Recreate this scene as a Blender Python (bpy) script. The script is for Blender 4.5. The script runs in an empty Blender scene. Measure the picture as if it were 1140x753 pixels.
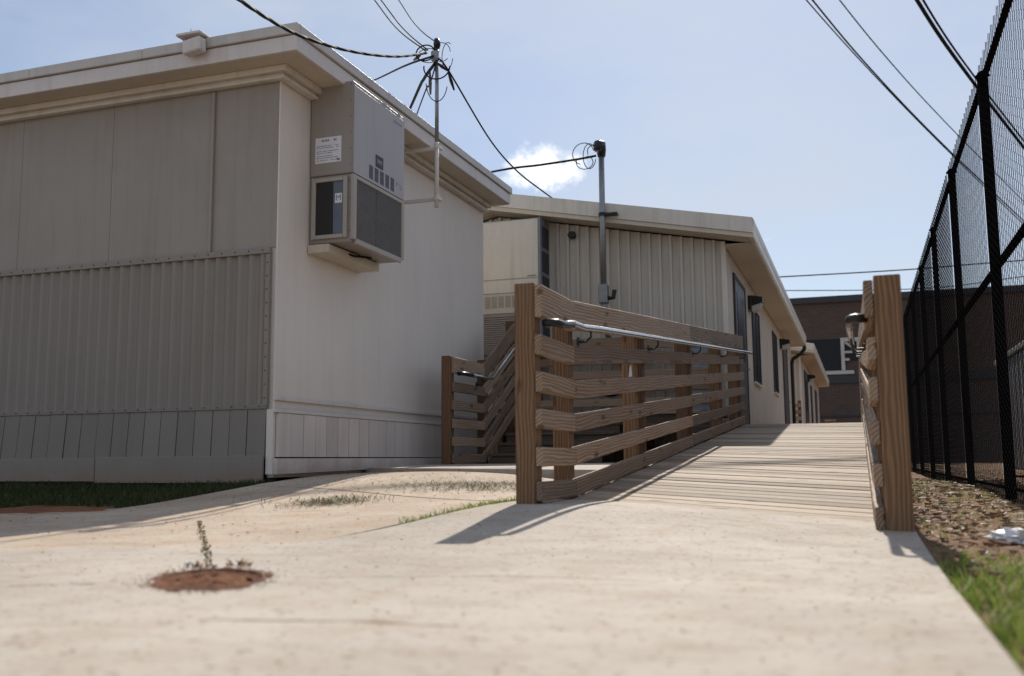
import bpy, bmesh, math, random
import numpy as np
from mathutils import Vector, Matrix
random.seed(7); rng = np.random.default_rng(7)
S = bpy.context.scene; C = S.collection
R = math.radians
# ------------------------------------------------------------------ materials
class NT:
    def __init__(s, name):
        s.m = bpy.data.materials.new(name); s.m.use_nodes = True
        s.t = s.m.node_tree; s.b = s.t.nodes['Principled BSDF']; s.tc = s.t.nodes.new('ShaderNodeTexCoord')
    def n(s, typ, **kw):
        nd = s.t.nodes.new('ShaderNode' + typ)
        for k, v in kw.items():
            if k in nd.inputs.keys():
                if hasattr(v, 'is_linked'): s.t.links.new(v, nd.inputs[k])
                else: nd.inputs[k].default_value = v
            else: setattr(nd, k, v)
        return nd
    def link(s, a, b): s.t.links.new(a, b)
    def mp(s, scale, co=None, loc=None):
        nd = s.t.nodes.new('ShaderNodeMapping'); nd.inputs['Scale'].default_value = scale
        s.link(co if co is not None else s.tc.outputs['Object'], nd.inputs['Vector'])
        if loc is not None: s.link(loc, nd.inputs['Location'])
        return nd.outputs[0]
    def noise(s, co, scale, detail=4, rough=.55, dist=0):
        nd = s.t.nodes.new('ShaderNodeTexNoise'); s.link(co, nd.inputs['Vector'])
        nd.inputs['Scale'].default_value = scale; nd.inputs['Detail'].default_value = detail
        nd.inputs['Roughness'].default_value = rough; nd.inputs['Distortion'].default_value = dist
        return nd.outputs['Fac']
    def ramp(s, fac, stops):
        nd = s.t.nodes.new('ShaderNodeValToRGB'); s.link(fac, nd.inputs[0]); e = nd.color_ramp.elements
        while len(e) < len(stops): e.new(.5)
        for el, (p, c) in zip(e, stops):
            el.position = p; el.color = (c, c, c, 1) if isinstance(c, (int, float)) else (*c, 1)
        return nd.outputs[0]
    def mix(s, fac, a, b, mode='MIX'):
        nd = s.t.nodes.new('ShaderNodeMix'); nd.data_type = 'RGBA'; nd.blend_type = mode
        for sock, v in ((nd.inputs[0], fac), (nd.inputs[6], a), (nd.inputs[7], b)):
            if hasattr(v, 'is_linked'): s.link(v, sock)
            elif isinstance(v, tuple): sock.default_value = (*v, 1)
            else: sock.default_value = v
        return nd.outputs[2]
    def math(s, op, a, b=0.0):
        nd = s.t.nodes.new('ShaderNodeMath'); nd.operation = op
        for sock, v in ((nd.inputs[0], a), (nd.inputs[1], b)):
            if hasattr(v, 'is_linked'): s.link(v, sock)
            else: sock.default_value = v
        return nd.outputs[0]
    def bump(s, h, strength=.3, dist=.01):
        nd = s.t.nodes.new('ShaderNodeBump'); s.link(h, nd.inputs['Height'])
        nd.inputs['Strength'].default_value = strength; nd.inputs['Distance'].default_value = dist
        s.link(nd.outputs[0], s.b.inputs['Normal'])
    def out(s, col=None, rough=.6, metal=0, spec=.4):
        if col is not None:
            if hasattr(col, 'is_linked'): s.link(col, s.b.inputs['Base Color'])
            else: s.b.inputs['Base Color'].default_value = (*col, 1)
        if hasattr(rough, 'is_linked'): s.link(rough, s.b.inputs['Roughness'])
        else: s.b.inputs['Roughness'].default_value = rough
        s.b.inputs['Metallic'].default_value = metal
        s.b.inputs['Specular IOR Level'].default_value = spec
        return s.m
def paint(name, col, grime=.35, rough=.55, bumps=.0, bscale=120, dirt=(.16, .13, .10), island=.0, splash=None):
    t = NT(name); co = t.tc.outputs['Object']
    n1 = t.noise(co, 1.3, 6, .6); st = t.noise(t.mp((6, 6, .35)), 2.2, 5, .6)
    f = t.math('MULTIPLY', t.ramp(n1, [(.42, 0), (.75, 1)]), .5)
    f2 = t.math('MULTIPLY', t.ramp(st, [(.5, 0), (.8, 1)]), .6)
    c = t.mix(t.math('MULTIPLY', t.math('ADD', f, f2), grime), col, dirt)
    sp = t.noise(co, 60, 2, .5)
    c = t.mix(t.math('MULTIPLY', t.ramp(sp, [(.66, 0), (.72, 1)]), grime * .6), c, dirt)
    if island:
        g = t.n('NewGeometry')
        c = t.mix(island, c, t.ramp(g.outputs['Random Per Island'], [(0, tuple(k * .62 for k in col)), (1, tuple(min(1, k * 1.12) for k in col))]))
    if splash:
        sx = t.n('SeparateXYZ'); t.link(co, sx.inputs[0])
        hgt = t.math('ADD', sx.outputs['Z'], t.math('MULTIPLY', t.noise(co, 4.5, 5, .65), splash))
        c = t.mix(t.math('MULTIPLY', t.ramp(hgt, [(splash * .55, 1), (splash * 1.1, 0)]), .55), c, (.24, .15, .095))
    if bumps:
        v = t.noise(co, bscale, 3, .6); w = t.noise(co, 2.1, 2, .5)
        t.bump(t.math('ADD', v, t.math('MULTIPLY', w, 3.0)), bumps, .004)
    return t.out(c, rough)
def wood(name, light, dark, gray, grayf=.5, island=False, rough=.75):
    t = NT(name)
    if island: rnd = t.n('NewGeometry').outputs['Random Per Island']
    else: rnd = t.n('ObjectInfo').outputs['Random']
    cb = t.n('CombineXYZ'); 
    for k, mlt in (('X', 37.), ('Y', .09), ('Z', .13)): t.link(t.math('MULTIPLY', rnd, mlt), cb.inputs[k])
    base = t.mp((1, 1, 1), loc=cb.outputs[0])
    wob = t.n('TexNoise', Scale=1.6, Detail=2.0); t.link(t.mp((1, 4, 4), base), wob.inputs['Vector'])
    sc = t.n('VectorMath', operation='SCALE'); t.link(wob.outputs['Color'], sc.inputs[0]); sc.inputs['Scale'].default_value = .055
    ad = t.n('VectorMath', operation='ADD'); t.link(base, ad.inputs[0]); t.link(sc.outputs[0], ad.inputs[1])
    wv = t.n('TexWave', wave_type='RINGS', rings_direction='X', Scale=16.0, Distortion=2.5, Detail=2.0)
    wv.inputs['Detail Scale'].default_value = 1.2
    t.link(t.mp((.22, 1.25, 1.25), ad.outputs[0]), wv.inputs['Vector'])
    fib = t.noise(t.mp((1.3, 70, 70), base), 1.5, 5, .65)
    blot = t.noise(t.mp((1.2, 3, 3), base), 1.6, 4, .6)
    c = t.mix(t.ramp(wv.outputs['Fac'], [(.2, 0), (.7, 1)]), light, dark)
    c = t.mix(t.math('MULTIPLY', t.ramp(fib, [(.35, 0), (.7, 1)]), .55), c, tuple(k * .55 for k in dark))
    c = t.mix(t.math('MULTIPLY', t.ramp(blot, [(.3, 0), (.65, 1)]), grayf), c, gray)
    kn = t.n('TexVoronoi', Scale=1.0); t.link(t.mp((2.6, 8, 8), ad.outputs[0]), kn.inputs['Vector'])
    c = t.mix(t.ramp(kn.outputs['Distance'], [(.0, 1), (.10, .8), (.17, 0)]), c, tuple(k * .45 for k in dark))
    hs = t.n('HueSaturation'); t.link(c, hs.inputs['Color']); t.link(t.math('ADD', t.math('MULTIPLY', rnd, .75), .62), hs.inputs['Value'])
    t.bump(t.math('ADD', fib, t.math('MULTIPLY', wv.outputs['Fac'], .4)), .5, .004)
    return t.out(hs.outputs[0], rough, 0, .3)
def concrete(name, a, b, stain, stainf, seed=0.):
    t = NT(name); co = t.mp((1, 1, 1)); co2 = t.mp((1, 1, 1)); 
    big = t.noise(co, .9, 5, .6); mid = t.noise(co, 5, 6, .65); fine = t.noise(co, 90, 4, .7)
    c = t.mix(t.ramp(big, [(.38, 0), (.62, 1)]), a, b)
    c = t.mix(t.math('MULTIPLY', t.ramp(mid, [(.45, 0), (.72, 1)]), stainf), c, stain)
    c = t.mix(t.math('MULTIPLY', t.ramp(fine, [(.45, 0), (.75, 1)]), .35), c, tuple(k * .55 for k in a))
    sp = t.noise(co, 38, 3, .55)
    c = t.mix(t.math('MULTIPLY', t.ramp(sp, [(.60, 0), (.68, 1)]), .6), c, (.10, .075, .05))
    st = t.noise(t.mp((1.5, 3.0, 1)), 1.4, 3, .6, .6)
    c = t.mix(t.math('MULTIPLY', t.ramp(st, [(.57, 0), (.72, 1)]), .32), c, (.20, .14, .095))
    sm_ = t.noise(co, 11, 4, .6, .4)
    c = t.mix(t.math('MULTIPLY', t.ramp(sm_, [(.64, 0), (.74, 1)]), .6), c, (.16, .115, .08))
    t.bump(t.math('ADD', fine, t.math('MULTIPLY', mid, .6)), .45, .006)
    vo = t.n('TexVoronoi', Scale=26.0); t.link(co, vo.inputs['Vector'])
    c = t.mix(t.math('MULTIPLY', t.ramp(vo.outputs['Distance'], [(.07, 1), (.13, 0)]), t.ramp(mid, [(.45, 0), (.6, .7)])), c, (.09, .07, .05))
    return t.out(c, .85, 0, .25)
def soil(name, a, b, c3, scale=9):
    t = NT(name); co = t.tc.outputs['Object']
    n1 = t.noise(co, 1.7, 5, .6); n2 = t.noise(co, scale, 6, .7); n3 = t.noise(co, 70, 3, .6)
    c = t.mix(t.ramp(n2, [(.35, 0), (.65, 1)]), a, b)
    c = t.mix(t.math('MULTIPLY', t.ramp(n1, [(.45, 0), (.6, 1)]), .7), c, c3)
    c = t.mix(t.math('MULTIPLY', t.ramp(n3, [(.6, 0), (.7, 1)]), .5), c, (.33, .27, .2))
    t.bump(t.math('ADD', n2, n3), .8, .02)
    return t.out(c, .95, 0, .1)
def leafy(name, cols):
    t = NT(name); g = t.n('NewGeometry')
    k = len(cols); c = t.ramp(g.outputs['Random Per Island'], [(i / max(1, k - 1), q) for i, q in enumerate(cols)])
    m = t.out(c, .6, 0, .3)
    t.b.inputs['Transmission Weight'].default_value = 0
    tr = t.n('BsdfTranslucent'); t.link(c, tr.inputs['Color'])
    mx = t.n('MixShader'); mx.inputs[0].default_value = .35
    t.link(t.b.outputs[0], mx.inputs[1]); t.link(tr.outputs[0], mx.inputs[2])
    t.link(mx.outputs[0], t.t.nodes['Material Output'].inputs['Surface'])
    return m
def plain(name, col, rough=.5, metal=0, var=.25, spec=.4, bump=0):
    t = NT(name); n = t.noise(t.tc.outputs['Object'], 14, 5, .6)
    c = t.mix(t.math('MULTIPLY', t.ramp(n, [(.35, 0), (.7, 1)]), var), col, tuple(k * .5 for k in col))
    r = t.math('ADD', t.math('MULTIPLY', n, .25), rough - .12)
    if bump: t.bump(n, bump, .003)
    return t.out(c, r, metal, spec)
def brick(name):
    t = NT(name); b = t.n('TexBrick', Scale=1.0)
    sx = t.n('SeparateXYZ'); t.link(t.tc.outputs['Object'], sx.inputs[0]); cb = t.n('CombineXYZ')
    t.link(sx.outputs['X'], cb.inputs['X']); t.link(sx.outputs['Z'], cb.inputs['Y']); t.link(cb.outputs[0], b.inputs['Vector'])
    b.inputs['Color1'].default_value = (.13, .088, .07, 1); b.inputs['Color2'].default_value = (.10, .07, .058, 1)
    b.inputs['Mortar'].default_value = (.125, .108, .098, 1); b.inputs['Brick Width'].default_value = .4
    b.inputs['Row Height'].default_value = .15; b.inputs['Mortar Size'].default_value = .012
    n = t.noise(t.tc.outputs['Object'], .7, 5, .6)
    return t.out(t.mix(t.math('MULTIPLY', n, .5), b.outputs['Color'], (.065, .052, .046)), .9, 0, .1)
M = {}
M['white'] = paint('white_paint', (.66, .615, .575), .32, .5, .0)
M['wall_tex'] = paint('pebbled_white_panel', (.735, .67, .60), .15, .5, .6, 95)
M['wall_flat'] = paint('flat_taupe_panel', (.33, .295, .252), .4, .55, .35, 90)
M['board_paint'] = paint('painted_boards', (.70, .63, .57), .55, .6, .25, 60, island=.4, splash=.35)
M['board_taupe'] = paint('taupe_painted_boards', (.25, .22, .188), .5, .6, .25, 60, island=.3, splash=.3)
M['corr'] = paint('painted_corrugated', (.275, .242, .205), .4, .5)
M['cream'] = paint('cream_metal_siding', (.57, .525, .45), .35, .45)
M['cream_trim'] = paint('cream_trim', (.68, .63, .54), .4, .4)
M['ply'] = paint('tan_plywood_siding', (.53, .455, .37), .35, .6, .2, 80)
M['yellow_soffit'] = paint('soffit_paint', (.60, .525, .42), .3, .6)
M['ac_case'] = paint('taupe_sheet_metal', (.315, .28, .245), .35, .4)
M['ac_front'] = paint('gray_sheet_metal', (.40, .375, .36), .3, .4)
M['ac_frame'] = paint('taupe_frame', (.42, .375, .32), .35, .45)
M['grille'] = plain('dark_coil_fins', (.21, .195, .185), .6, .3)
M['black_glass'] = plain('black_glass', (.012, .012, .014), .12, 0, .2, .6)
M['bluegray'] = plain('blue_gray_film', (.13, .15, .19), .35)
M['sticker'] = plain('white_sticker', (.72, .72, .74), .4, 0, .08)
M['ink'] = plain('dark_ink', (.03, .03, .04), .5)
M['ink_gray'] = plain('gray_ink', (.25, .25, .28), .5)
M['wood'] = wood('weathered_pine', (.40, .275, .18), (.19, .118, .07), (.30, .24, .19), .42)
M['post_wood'] = wood('brown_pine_post', (.28, .16, .08), (.14, .072, .034), (.19, .125, .078), .4)
M['deck_wood'] = wood('bleached_deck', (.43, .345, .26), (.26, .195, .135), (.36, .30, .24), .55, island=True, rough=.8)
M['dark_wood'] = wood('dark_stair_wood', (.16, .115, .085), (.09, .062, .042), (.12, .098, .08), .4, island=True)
M['steel'] = plain('galvanised_pipe', (.45, .46, .48), .24, 1.0, .12)
M['galv'] = plain('dull_gray_conduit', (.30, .31, .32), .45, .7, .3)
M['black'] = plain('black_metal', (.018, .018, .02), .35, .2)
M['vinyl'] = plain('black_vinyl_wire', (.009, .009, .010), .9, 0, .2, .0)
M['cable'] = plain('black_cable', (.012, .012, .014), .75, 0, .2, .12)
M['concrete'] = concrete('walk_concrete', (.485, .43, .37), (.37, .325, .277), (.33, .25, .175), .55)
M['apron'] = concrete('dusty_concrete', (.50, .42, .335), (.37, .295, .225), (.42, .27, .165), .7)
M['upper'] = concrete('upper_concrete', (.46, .41, .355), (.40, .35, .30), (.30, .25, .2), .4)
M['ground'] = soil('red_brown_soil', (.15, .088, .053), (.24, .145, .09), (.27, .185, .12))
M['reddirt'] = soil('red_clay', (.14, .06, .034), (.22, .10, .055), (.09, .042, .026), 26)
M['clay'] = soil('red_clay_bank', (.20, .085, .045), (.28, .125, .065), (.13, .06, .035), 14)
M['grass'] = leafy('grass_blades', [(.08, .14, .02), (.18, .27, .04), (.28, .36, .07), (.27, .25, .10), (.2, .3, .05)])
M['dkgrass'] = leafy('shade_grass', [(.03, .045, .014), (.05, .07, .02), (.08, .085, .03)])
M['dry'] = leafy('dry_clippings', [(.09, .10, .03), (.13, .12, .045), (.16, .125, .06), (.07, .075, .025)])
M['leaf'] = leafy('dead_leaves', [(.17, .085, .04), (.26, .155, .085), (.12, .065, .035), (.36, .27, .18), (.2, .12, .06)])
M['weed'] = leafy('weed_leaves', [(.11, .105, .045), (.19, .15, .08), (.09, .085, .035), (.2, .14, .08)])
M['brick'] = brick('brown_brick')
M['dark_trim'] = plain('dark_roof_edge', (.045, .045, .05), .6)
M['window'] = plain('dark_window', (.018, .019, .022), .3, 0, .2, .16)
M['door'] = plain('gray_brown_door', (.085, .075, .07), .4, 0, .3)
M['gray_metal'] = paint('gray_bin_metal', (.34, .34, .35), .5, .5)
M['gray_box'] = plain('gray_cabinet', (.22, .24, .27), .5)
M['litter'] = plain('white_plastic', (.80, .79, .80), .4, 0, .1)
M['iron'] = plain('rusty_iron', (.13, .055, .032), .85, .1, .5, .3, .8)
M['roofmetal'] = paint('pale_roof', (.55, .52, .48), .4, .4)
M['lens'] = plain('lamp_lens', (.55, .55, .52), .3)
# ------------------------------------------------------------------ mesh helpers
def loc_of(p): return Vector(p.location) if p is not None else Vector((0, 0, 0))
K = 1.0
def T(v):
    return Vector((v[0] * K, v[1] * K, .3 + (v[2] - .3) * K)) if K != 1.0 else Vector(v)
class MB:
    def __init__(s): s.v = []; s.f = []
    def add(s, vs, fs):
        o = len(s.v); s.v += [tuple(v) for v in vs]; s.f += [tuple(i + o for i in f) for f in fs]; return s
    def box(s, x0, x1, y0, y1, z0, z1):
        vs = [(x0, y0, z0), (x1, y0, z0), (x1, y1, z0), (x0, y1, z0), (x0, y0, z1), (x1, y0, z1), (x1, y1, z1), (x0, y1, z1)]
        return s.hexa(vs)
    def hexa(s, vs): return s.add(vs, [(0, 3, 2, 1), (4, 5, 6, 7), (0, 1, 5, 4), (1, 2, 6, 5), (2, 3, 7, 6), (3, 0, 4, 7)])
    def cbox(s, x0, x1, y0, y1, z0, z1, b=.004):      # chamfered box
        bm = bmesh.new(); bmesh.ops.create_cube(bm, size=1)
        for v in bm.verts: v.co = ((x0 + x1) / 2 + v.co.x * (x1 - x0), (y0 + y1) / 2 + v.co.y * (y1 - y0), (z0 + z1) / 2 + v.co.z * (z1 - z0))
        bmesh.ops.bevel(bm, geom=bm.edges[:], offset=b, segments=1, affect='EDGES', profile=.5)
        return s.bm(bm)
    def bm(s, bm):
        bm.verts.ensure_lookup_table(); bm.verts.index_update()
        s.add([v.co[:] for v in bm.verts], [[v.index for v in f.verts] for f in bm.faces]); bm.free(); return s
    def tube(s, pts, r, n=6, caps=True):
        pts = [Vector(p) for p in pts]; rs = r if isinstance(r, (list, tuple)) else [r] * len(pts)
        rings = []; prev = None
        for i, p in enumerate(pts):
            d = (pts[min(i + 1, len(pts) - 1)] - pts[max(i - 1, 0)]).normalized()
            if prev is None:
                a = d.orthogonal().normalized()
            else:
                a = prev - d * prev.dot(d); a = a.normalized() if a.length > 1e-6 else d.orthogonal().normalized()
            prev = a; b = d.cross(a)
            rings.append([p + (a * math.cos(2 * math.pi * k / n) + b * math.sin(2 * math.pi * k / n)) * rs[i] for k in range(n)])
        vs = [q for ring in rings for q in ring]; fs = []
        for i in range(len(pts) - 1):
            for k in range(n): fs.append((i * n + k, i * n + (k + 1) % n, (i + 1) * n + (k + 1) % n, (i + 1) * n + k))
        if caps: fs += [tuple(range(n - 1, -1, -1)), tuple((len(pts) - 1) * n + k for k in range(n))]
        return s.add(vs, fs)
    def prism(s, poly, ax, a0, a1):                    # polygon in the two other axes, extruded along ax
        def P(q, a):
            l = list(q); l.insert(ax, a); return tuple(l)
        n = len(poly); vs = [P(q, a0) for q in poly] + [P(q, a1) for q in poly]
        return s.add(vs, [tuple(range(n)), tuple(range(2 * n - 1, n - 1, -1))] + [(i, i + n, (i + 1) % n + n, (i + 1) % n) for i in range(n)])
    def build(s, name, mat, parent=None, smooth=False, loc=None):
        me = bpy.data.meshes.new(name); o0 = Vector(loc) if loc is not None else Vector((0, 0, 0))
        off = loc_of(parent) + o0 if parent is not None else o0
        if parent is not None and parent.parent is not None: off = loc_of(parent.parent) + loc_of(parent) + o0
        v = np.array(s.v, dtype=float)
        if K != 1.0: v = v * K + np.array([0, 0, .3 * (1 - K)])
        v = v - np.array(off)
        me.from_pydata(v.tolist(), [], s.f); me.update()
        bm = bmesh.new(); bm.from_mesh(me); bmesh.ops.recalc_face_normals(bm, faces=bm.faces[:]); bm.to_mesh(me); bm.free()
        if smooth: me.polygons.foreach_set('use_smooth', [True] * len(me.polygons))
        me.materials.append(mat); o = bpy.data.objects.new(name, me); C.objects.link(o)
        o.location = o0
        if parent is not None: o.parent = parent
        return o
def thing(name, label, cat, loc, group=None):
    o = bpy.data.objects.new(name, None); C.objects.link(o); o.location = T(loc); o.empty_display_size = .2
    return tag(o, label, cat, group)
def tag(o, label, cat, group=None):
    o['label'] = label; o['category'] = cat
    if group: o['group'] = group
    return o
def kind(o, k, label=None, cat=None):
    o['kind'] = k
    if label: o['label'] = label; o['category'] = cat
    return o
def board(name, p0, p1, h, t, mat, parent, up=(0, 0, 1), b=.004):
    """plank centred on p0-p1, height h along up, thickness t, local X = length"""
    p0, p1, up = T(p0), T(p1), Vector(up); h *= K; t *= K; d = p1 - p0; L = d.length; x = d.normalized()
    y = up.cross(x).normalized(); z = x.cross(y)
    mb = MB().cbox(-L / 2, L / 2, -t / 2, t / 2, -h / 2, h / 2, b)
    me = bpy.data.meshes.new(name); me.from_pydata(mb.v, [], mb.f); me.materials.append(mat)
    bm = bmesh.new(); bm.from_mesh(me); bmesh.ops.recalc_face_normals(bm, faces=bm.faces[:]); bm.to_mesh(me); bm.free()
    o = bpy.data.objects.new(name, me); C.objects.link(o)
    m = Matrix((x, y, z)).transposed().to_4x4(); m.translation = (p0 + p1) / 2 - loc_of(parent)
    o.parent = parent; o.matrix_local = m
    return o
def text(name, s, size, mat, parent, loc, rot, depth=.001):
    cu = bpy.data.curves.new(name, 'FONT'); cu.body = s; cu.size = size * K; cu.extrude = depth; cu.align_x = 'CENTER'; cu.align_y = 'CENTER'
    tmp = bpy.data.objects.new(name + '_tmp', cu); C.objects.link(tmp)
    dg = bpy.context.evaluated_depsgraph_get(); dg.update()
    me = bpy.data.meshes.new_from_object(tmp.evaluated_get(dg)); bpy.data.objects.remove(tmp)
    me.materials.clear(); me.materials.append(mat); o = bpy.data.objects.new(name, me); C.objects.link(o)
    o.parent = parent; o.location = T(loc) - loc_of(parent) - (loc_of(parent.parent) if parent.parent else Vector((0, 0, 0))); o.rotation_euler = rot
    return o
# ------------------------------------------------------------------ terrain
CP = np.array([(-1.6, 2.2, 0), (.15, 1.5, 0), (.15, 4.45, 0), (.4, 3, -.02), (-1.5, 4.7, .09), (-1.5, 5.2, .09), (-2.2, 5.9, .12), (-2.5, 7.4, .19),
 (-4.1, 7.9, .205), (-3.5, 6.75, .205), (-4.32, 6.72, .16), (-7.06, 6.72, .14), (-10, 6.72, .12), (-6.1, 5.8, .08), (-4.3, 5.4, .05), (-4.3, 4.6, .01), (-3.5, 4.95, .06), (-2.63, 4.65, .05), (-3.3, 3.2, 0),
 (-1.85, 3.3, 0), (-1.85, 4.2, .06), (-2.68, 2.57, 0), (-6, 2, -.05), (-1, 0, 0), (-3, 0, -.02), (1, 0, -.03), (.86, 6.3, .0), (.86, 7.9, .06),
 (.86, 11, .06), (.86, 17, .05), (3, 6, .02), (3, 12, .05), (-3.8, 9.3, .22), (-5.2, 12, .22), (-2.5, 12, .22), (-1, 8, .03), (-1, 12, .05), (.3, 8, .05), (0, 22, .05),
 (-3, 16, .12), (4, 22, .05), (-14, 14, .1), (-14, 2, -.02), (-8, -3, -.02), (4, -3, -.02), (-8, 22, .1)])
def _phi(r): return np.where(r > 1e-9, r * r * np.log(np.maximum(r, 1e-9)), 0)
_n = len(CP); _d = np.linalg.norm(CP[:, None, :2] - CP[None, :, :2], axis=2)
_A = np.zeros((_n + 3, _n + 3)); _A[:_n, :_n] = _phi(_d) + np.eye(_n) * .02; _A[:_n, _n] = 1; _A[:_n, _n + 1:] = CP[:, :2]; _A[_n, :_n] = 1; _A[_n + 1:, :_n] = CP[:, :2].T
_w = np.linalg.solve(_A, np.concatenate([CP[:, 2], np.zeros(3)]))
def g(x, y):
    xx = np.clip(np.asarray(x, float), -14, 4); yy = np.clip(np.asarray(y, float), -3, 22)
    r = np.sqrt((xx[..., None] - CP[:, 0]) ** 2 + (yy[..., None] - CP[:, 1]) ** 2)
    return _phi(r) @ _w[:_n] + _w[_n] + _w[_n + 1] * xx + _w[_n + 2] * yy
def gz(x, y): return float(g(np.array([x]), np.array([y]))[0])
xs = np.unique(np.concatenate([[-400, -200, -100, -60, -40, -25], np.arange(-18, -6, .5), np.arange(-6, 3, .125), np.arange(3, 10, .5), [14, 20, 30, 60, 100, 200, 400]]))
ys = np.unique(np.concatenate([[-200, -60, -20, -8], np.arange(-4, 12, .125), np.arange(12, 24, .5), [28, 34, 42, 52, 70, 100, 200, 400, 900]]))
def grid_mesh(X, Y, Z):
    h, w = X.shape; mb = MB(); mb.v = np.stack([X, Y, Z], -1).reshape(-1, 3).tolist()
    mb.f = [(i * w + j, i * w + j + 1, (i + 1) * w + j + 1, (i + 1) * w + j) for i in range(h - 1) for j in range(w - 1)]
    return mb
X, Y = np.meshgrid(xs, ys)
Z = g(X, Y) - .035 + (rng.random(X.shape) - .5) * .018
strip = (X > .26)
Z = np.where(strip, Z + .02, Z)
kind(grid_mesh(X, Y, Z).build('ground', M['ground'], smooth=True), 'structure')
# concrete: main walk, apron and upper slab
def slab(name, xcols, y0f, y1f, zoff, mat, thick=.12, ny=60, zf=None):
    xc = np.array(xcols); V = []; t = np.linspace(0, 1, ny)
    a = np.array([y0f(x) for x in xc]); b = np.array([y1f(x) for x in xc])
    XX = np.repeat(xc[None, :], ny, 0); YY = a[None, :] + (b - a)[None, :] * t[:, None]
    ZZ = (g(XX, YY) if zf is None else zf(XX, YY)) + zoff
    h, w = XX.shape; mb = grid_mesh(XX, YY, ZZ); n = h * w
    ring = [j for j in range(w)] + [i * w + w - 1 for i in range(1, h)] + [(h - 1) * w + j for j in range(w - 2, -1, -1)] + [i * w for i in range(h - 2, 0, -1)]
    for q in ring: x, y, z = mb.v[q]; mb.v.append((x, y, z - thick))
    m = len(ring); mb.f += [(ring[i], n + i, n + (i + 1) % m, ring[(i + 1) % m]) for i in range(m)]
    mb.f.append(tuple(n + i for i in range(m)))
    return mb.build(name, mat)
def interp(tab):
    a, b = zip(*tab); return lambda x: float(np.interp(x, a, b))
yt = interp([(-9, 1.0), (-2.9, 2.8), (-2.2, 3.1), (-1.98, 3.35), (-1.86, 3.8), (-1.78, 4.4), (-1.70, 5.0), (-1.6, 5.2), (-1.45, 5.2), (.2, 4.86)])
ya = interp([(-9, 4.55), (-5.0, 4.7), (-4.5, 4.8), (-4.33, 5.0), (-4.27, 6.2), (-4.22, 7.9), (-4.1, 8.05), (-2.5, 7.35), (-1.75, 7.05)])
yj = lambda x: min(max(5.1 - .55 * (x + 2.05), yt(x) + .3), ya(x) - .05)
cols = np.unique(np.concatenate([np.arange(-9, -4.5, .2), np.arange(-4.5, -4.0, .03), np.arange(-4.0, -2.2, .15), np.arange(-2.2, -1.55, .03), np.arange(-1.55, .15, .09), [.2]]))
walk = slab('concrete_walk', cols, lambda x: -3.5, yt, 0, M['concrete'], ny=110)
# round hole for the valve box
VD = Vector((-.575, .818)); VS = Vector((.818, .575))
def oval(r, a): u, v = r * math.cos(a), r * math.sin(a) * 1.9; return (-1.62 + VS.x * u + VD.x * v, 2.235 + VS.y * u + VD.y * v)
cut = MB(); cut.v = [(*oval(.139, 2 * math.pi * i / 40), z) for z in (-.5, .3) for i in range(40)]; cut.f = [tuple(range(39, -1, -1)), tuple(range(40, 80))] + [(i, (i + 1) % 40, (i + 1) % 40 + 40, i + 40) for i in range(40)]
cut = cut.build('cutter', M['concrete'])
md = walk.modifiers.new('b', 'BOOLEAN'); md.operation = 'DIFFERENCE'; md.object = cut; md.solver = 'EXACT'
dg = bpy.context.evaluated_depsgraph_get(); dg.update()
nm = bpy.data.meshes.new_from_object(walk.evaluated_get(dg)); walk.modifiers.clear(); walk.data = nm; bpy.data.objects.remove(cut)
kind(walk, 'structure')
ca = cols[cols < -1.76]
gap = interp([(-9, .012), (-2.05, .012), (-1.95, .12), (-1.75, .38)])
ap1 = slab('concrete_apron', ca, lambda x: yt(x) + gap(x), lambda x: max(yj(x), yt(x) + gap(x) + .04), -.004, M['apron'], ny=30); kind(ap1, 'structure')
ap2 = slab('concrete_apron', ca, lambda x: max(yj(x), yt(x) + gap(x) + .04) + .014, lambda x: max(ya(x), yj(x) + .12, yt(x) + gap(x) + .1), -.002, M['apron'], ny=40); kind(ap2, 'structure')
up_z = lambda x, y: np.interp(y, [7, 9.3, 20], [.225, .268, .272])
us = slab('concrete_landing', np.arange(-4.29, -1.66, .1), lambda x: float(np.interp(x, [-5.1, -4.15, -1.7], [8.55, 8.1, 7.1])), lambda x: 11.2, 0, M['upper'], ny=20, thick=.25, zf=up_z); kind(us, 'structure')
# ------------------------------------------------------------------ grass, leaves, clippings
def blades(mb, pts, hmin, hmax, w, lean=.5):
    for x, y, z in pts:
        h = random.uniform(hmin, hmax); a = random.uniform(0, 6.28); l = random.uniform(.1, lean) * h; b = random.uniform(0, 6.28)
        dx, dy = math.cos(a) * w / 2, math.sin(a) * w / 2; lx, ly = math.cos(b) * l, math.sin(b) * l
        mb.add([(x - dx, y - dy, z), (x + dx, y + dy, z), (x + dx * .7 + lx * .4, y + dy * .7 + ly * .4, z + h * .6), (x - dx * .7 + lx * .4, y - dy * .7 + ly * .4, z + h * .6), (x + lx, y + ly, z + h)], [(0, 1, 2, 3), (3, 2, 4)])
def scatter(n, x0, x1, y0, y1, test, dz=-.03):
    out = []
    k = 0
    while len(out) < n and k < n * 20:
        k += 1; x, y = random.uniform(x0, x1), random.uniform(y0, y1)
        if test(x, y): out.append((x, y))
    zz = g(np.array([q[0] for q in out]), np.array([q[1] for q in out])) + dz
    return [(q[0], q[1], float(z)) for q, z in zip(out, zz)]
def clump(x, y, s=1.3): return .5 + .5 * math.sin(x * 7.1 * s + 2.3 * math.sin(y * 3.1 * s)) * math.sin(y * 5.3 * s + 1.7 * math.sin(x * 4.7 * s))
mb = MB()
edge = lambda y: .215 + .012 * math.sin(y * 9) + .012 * math.sin(y * 23)
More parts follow.
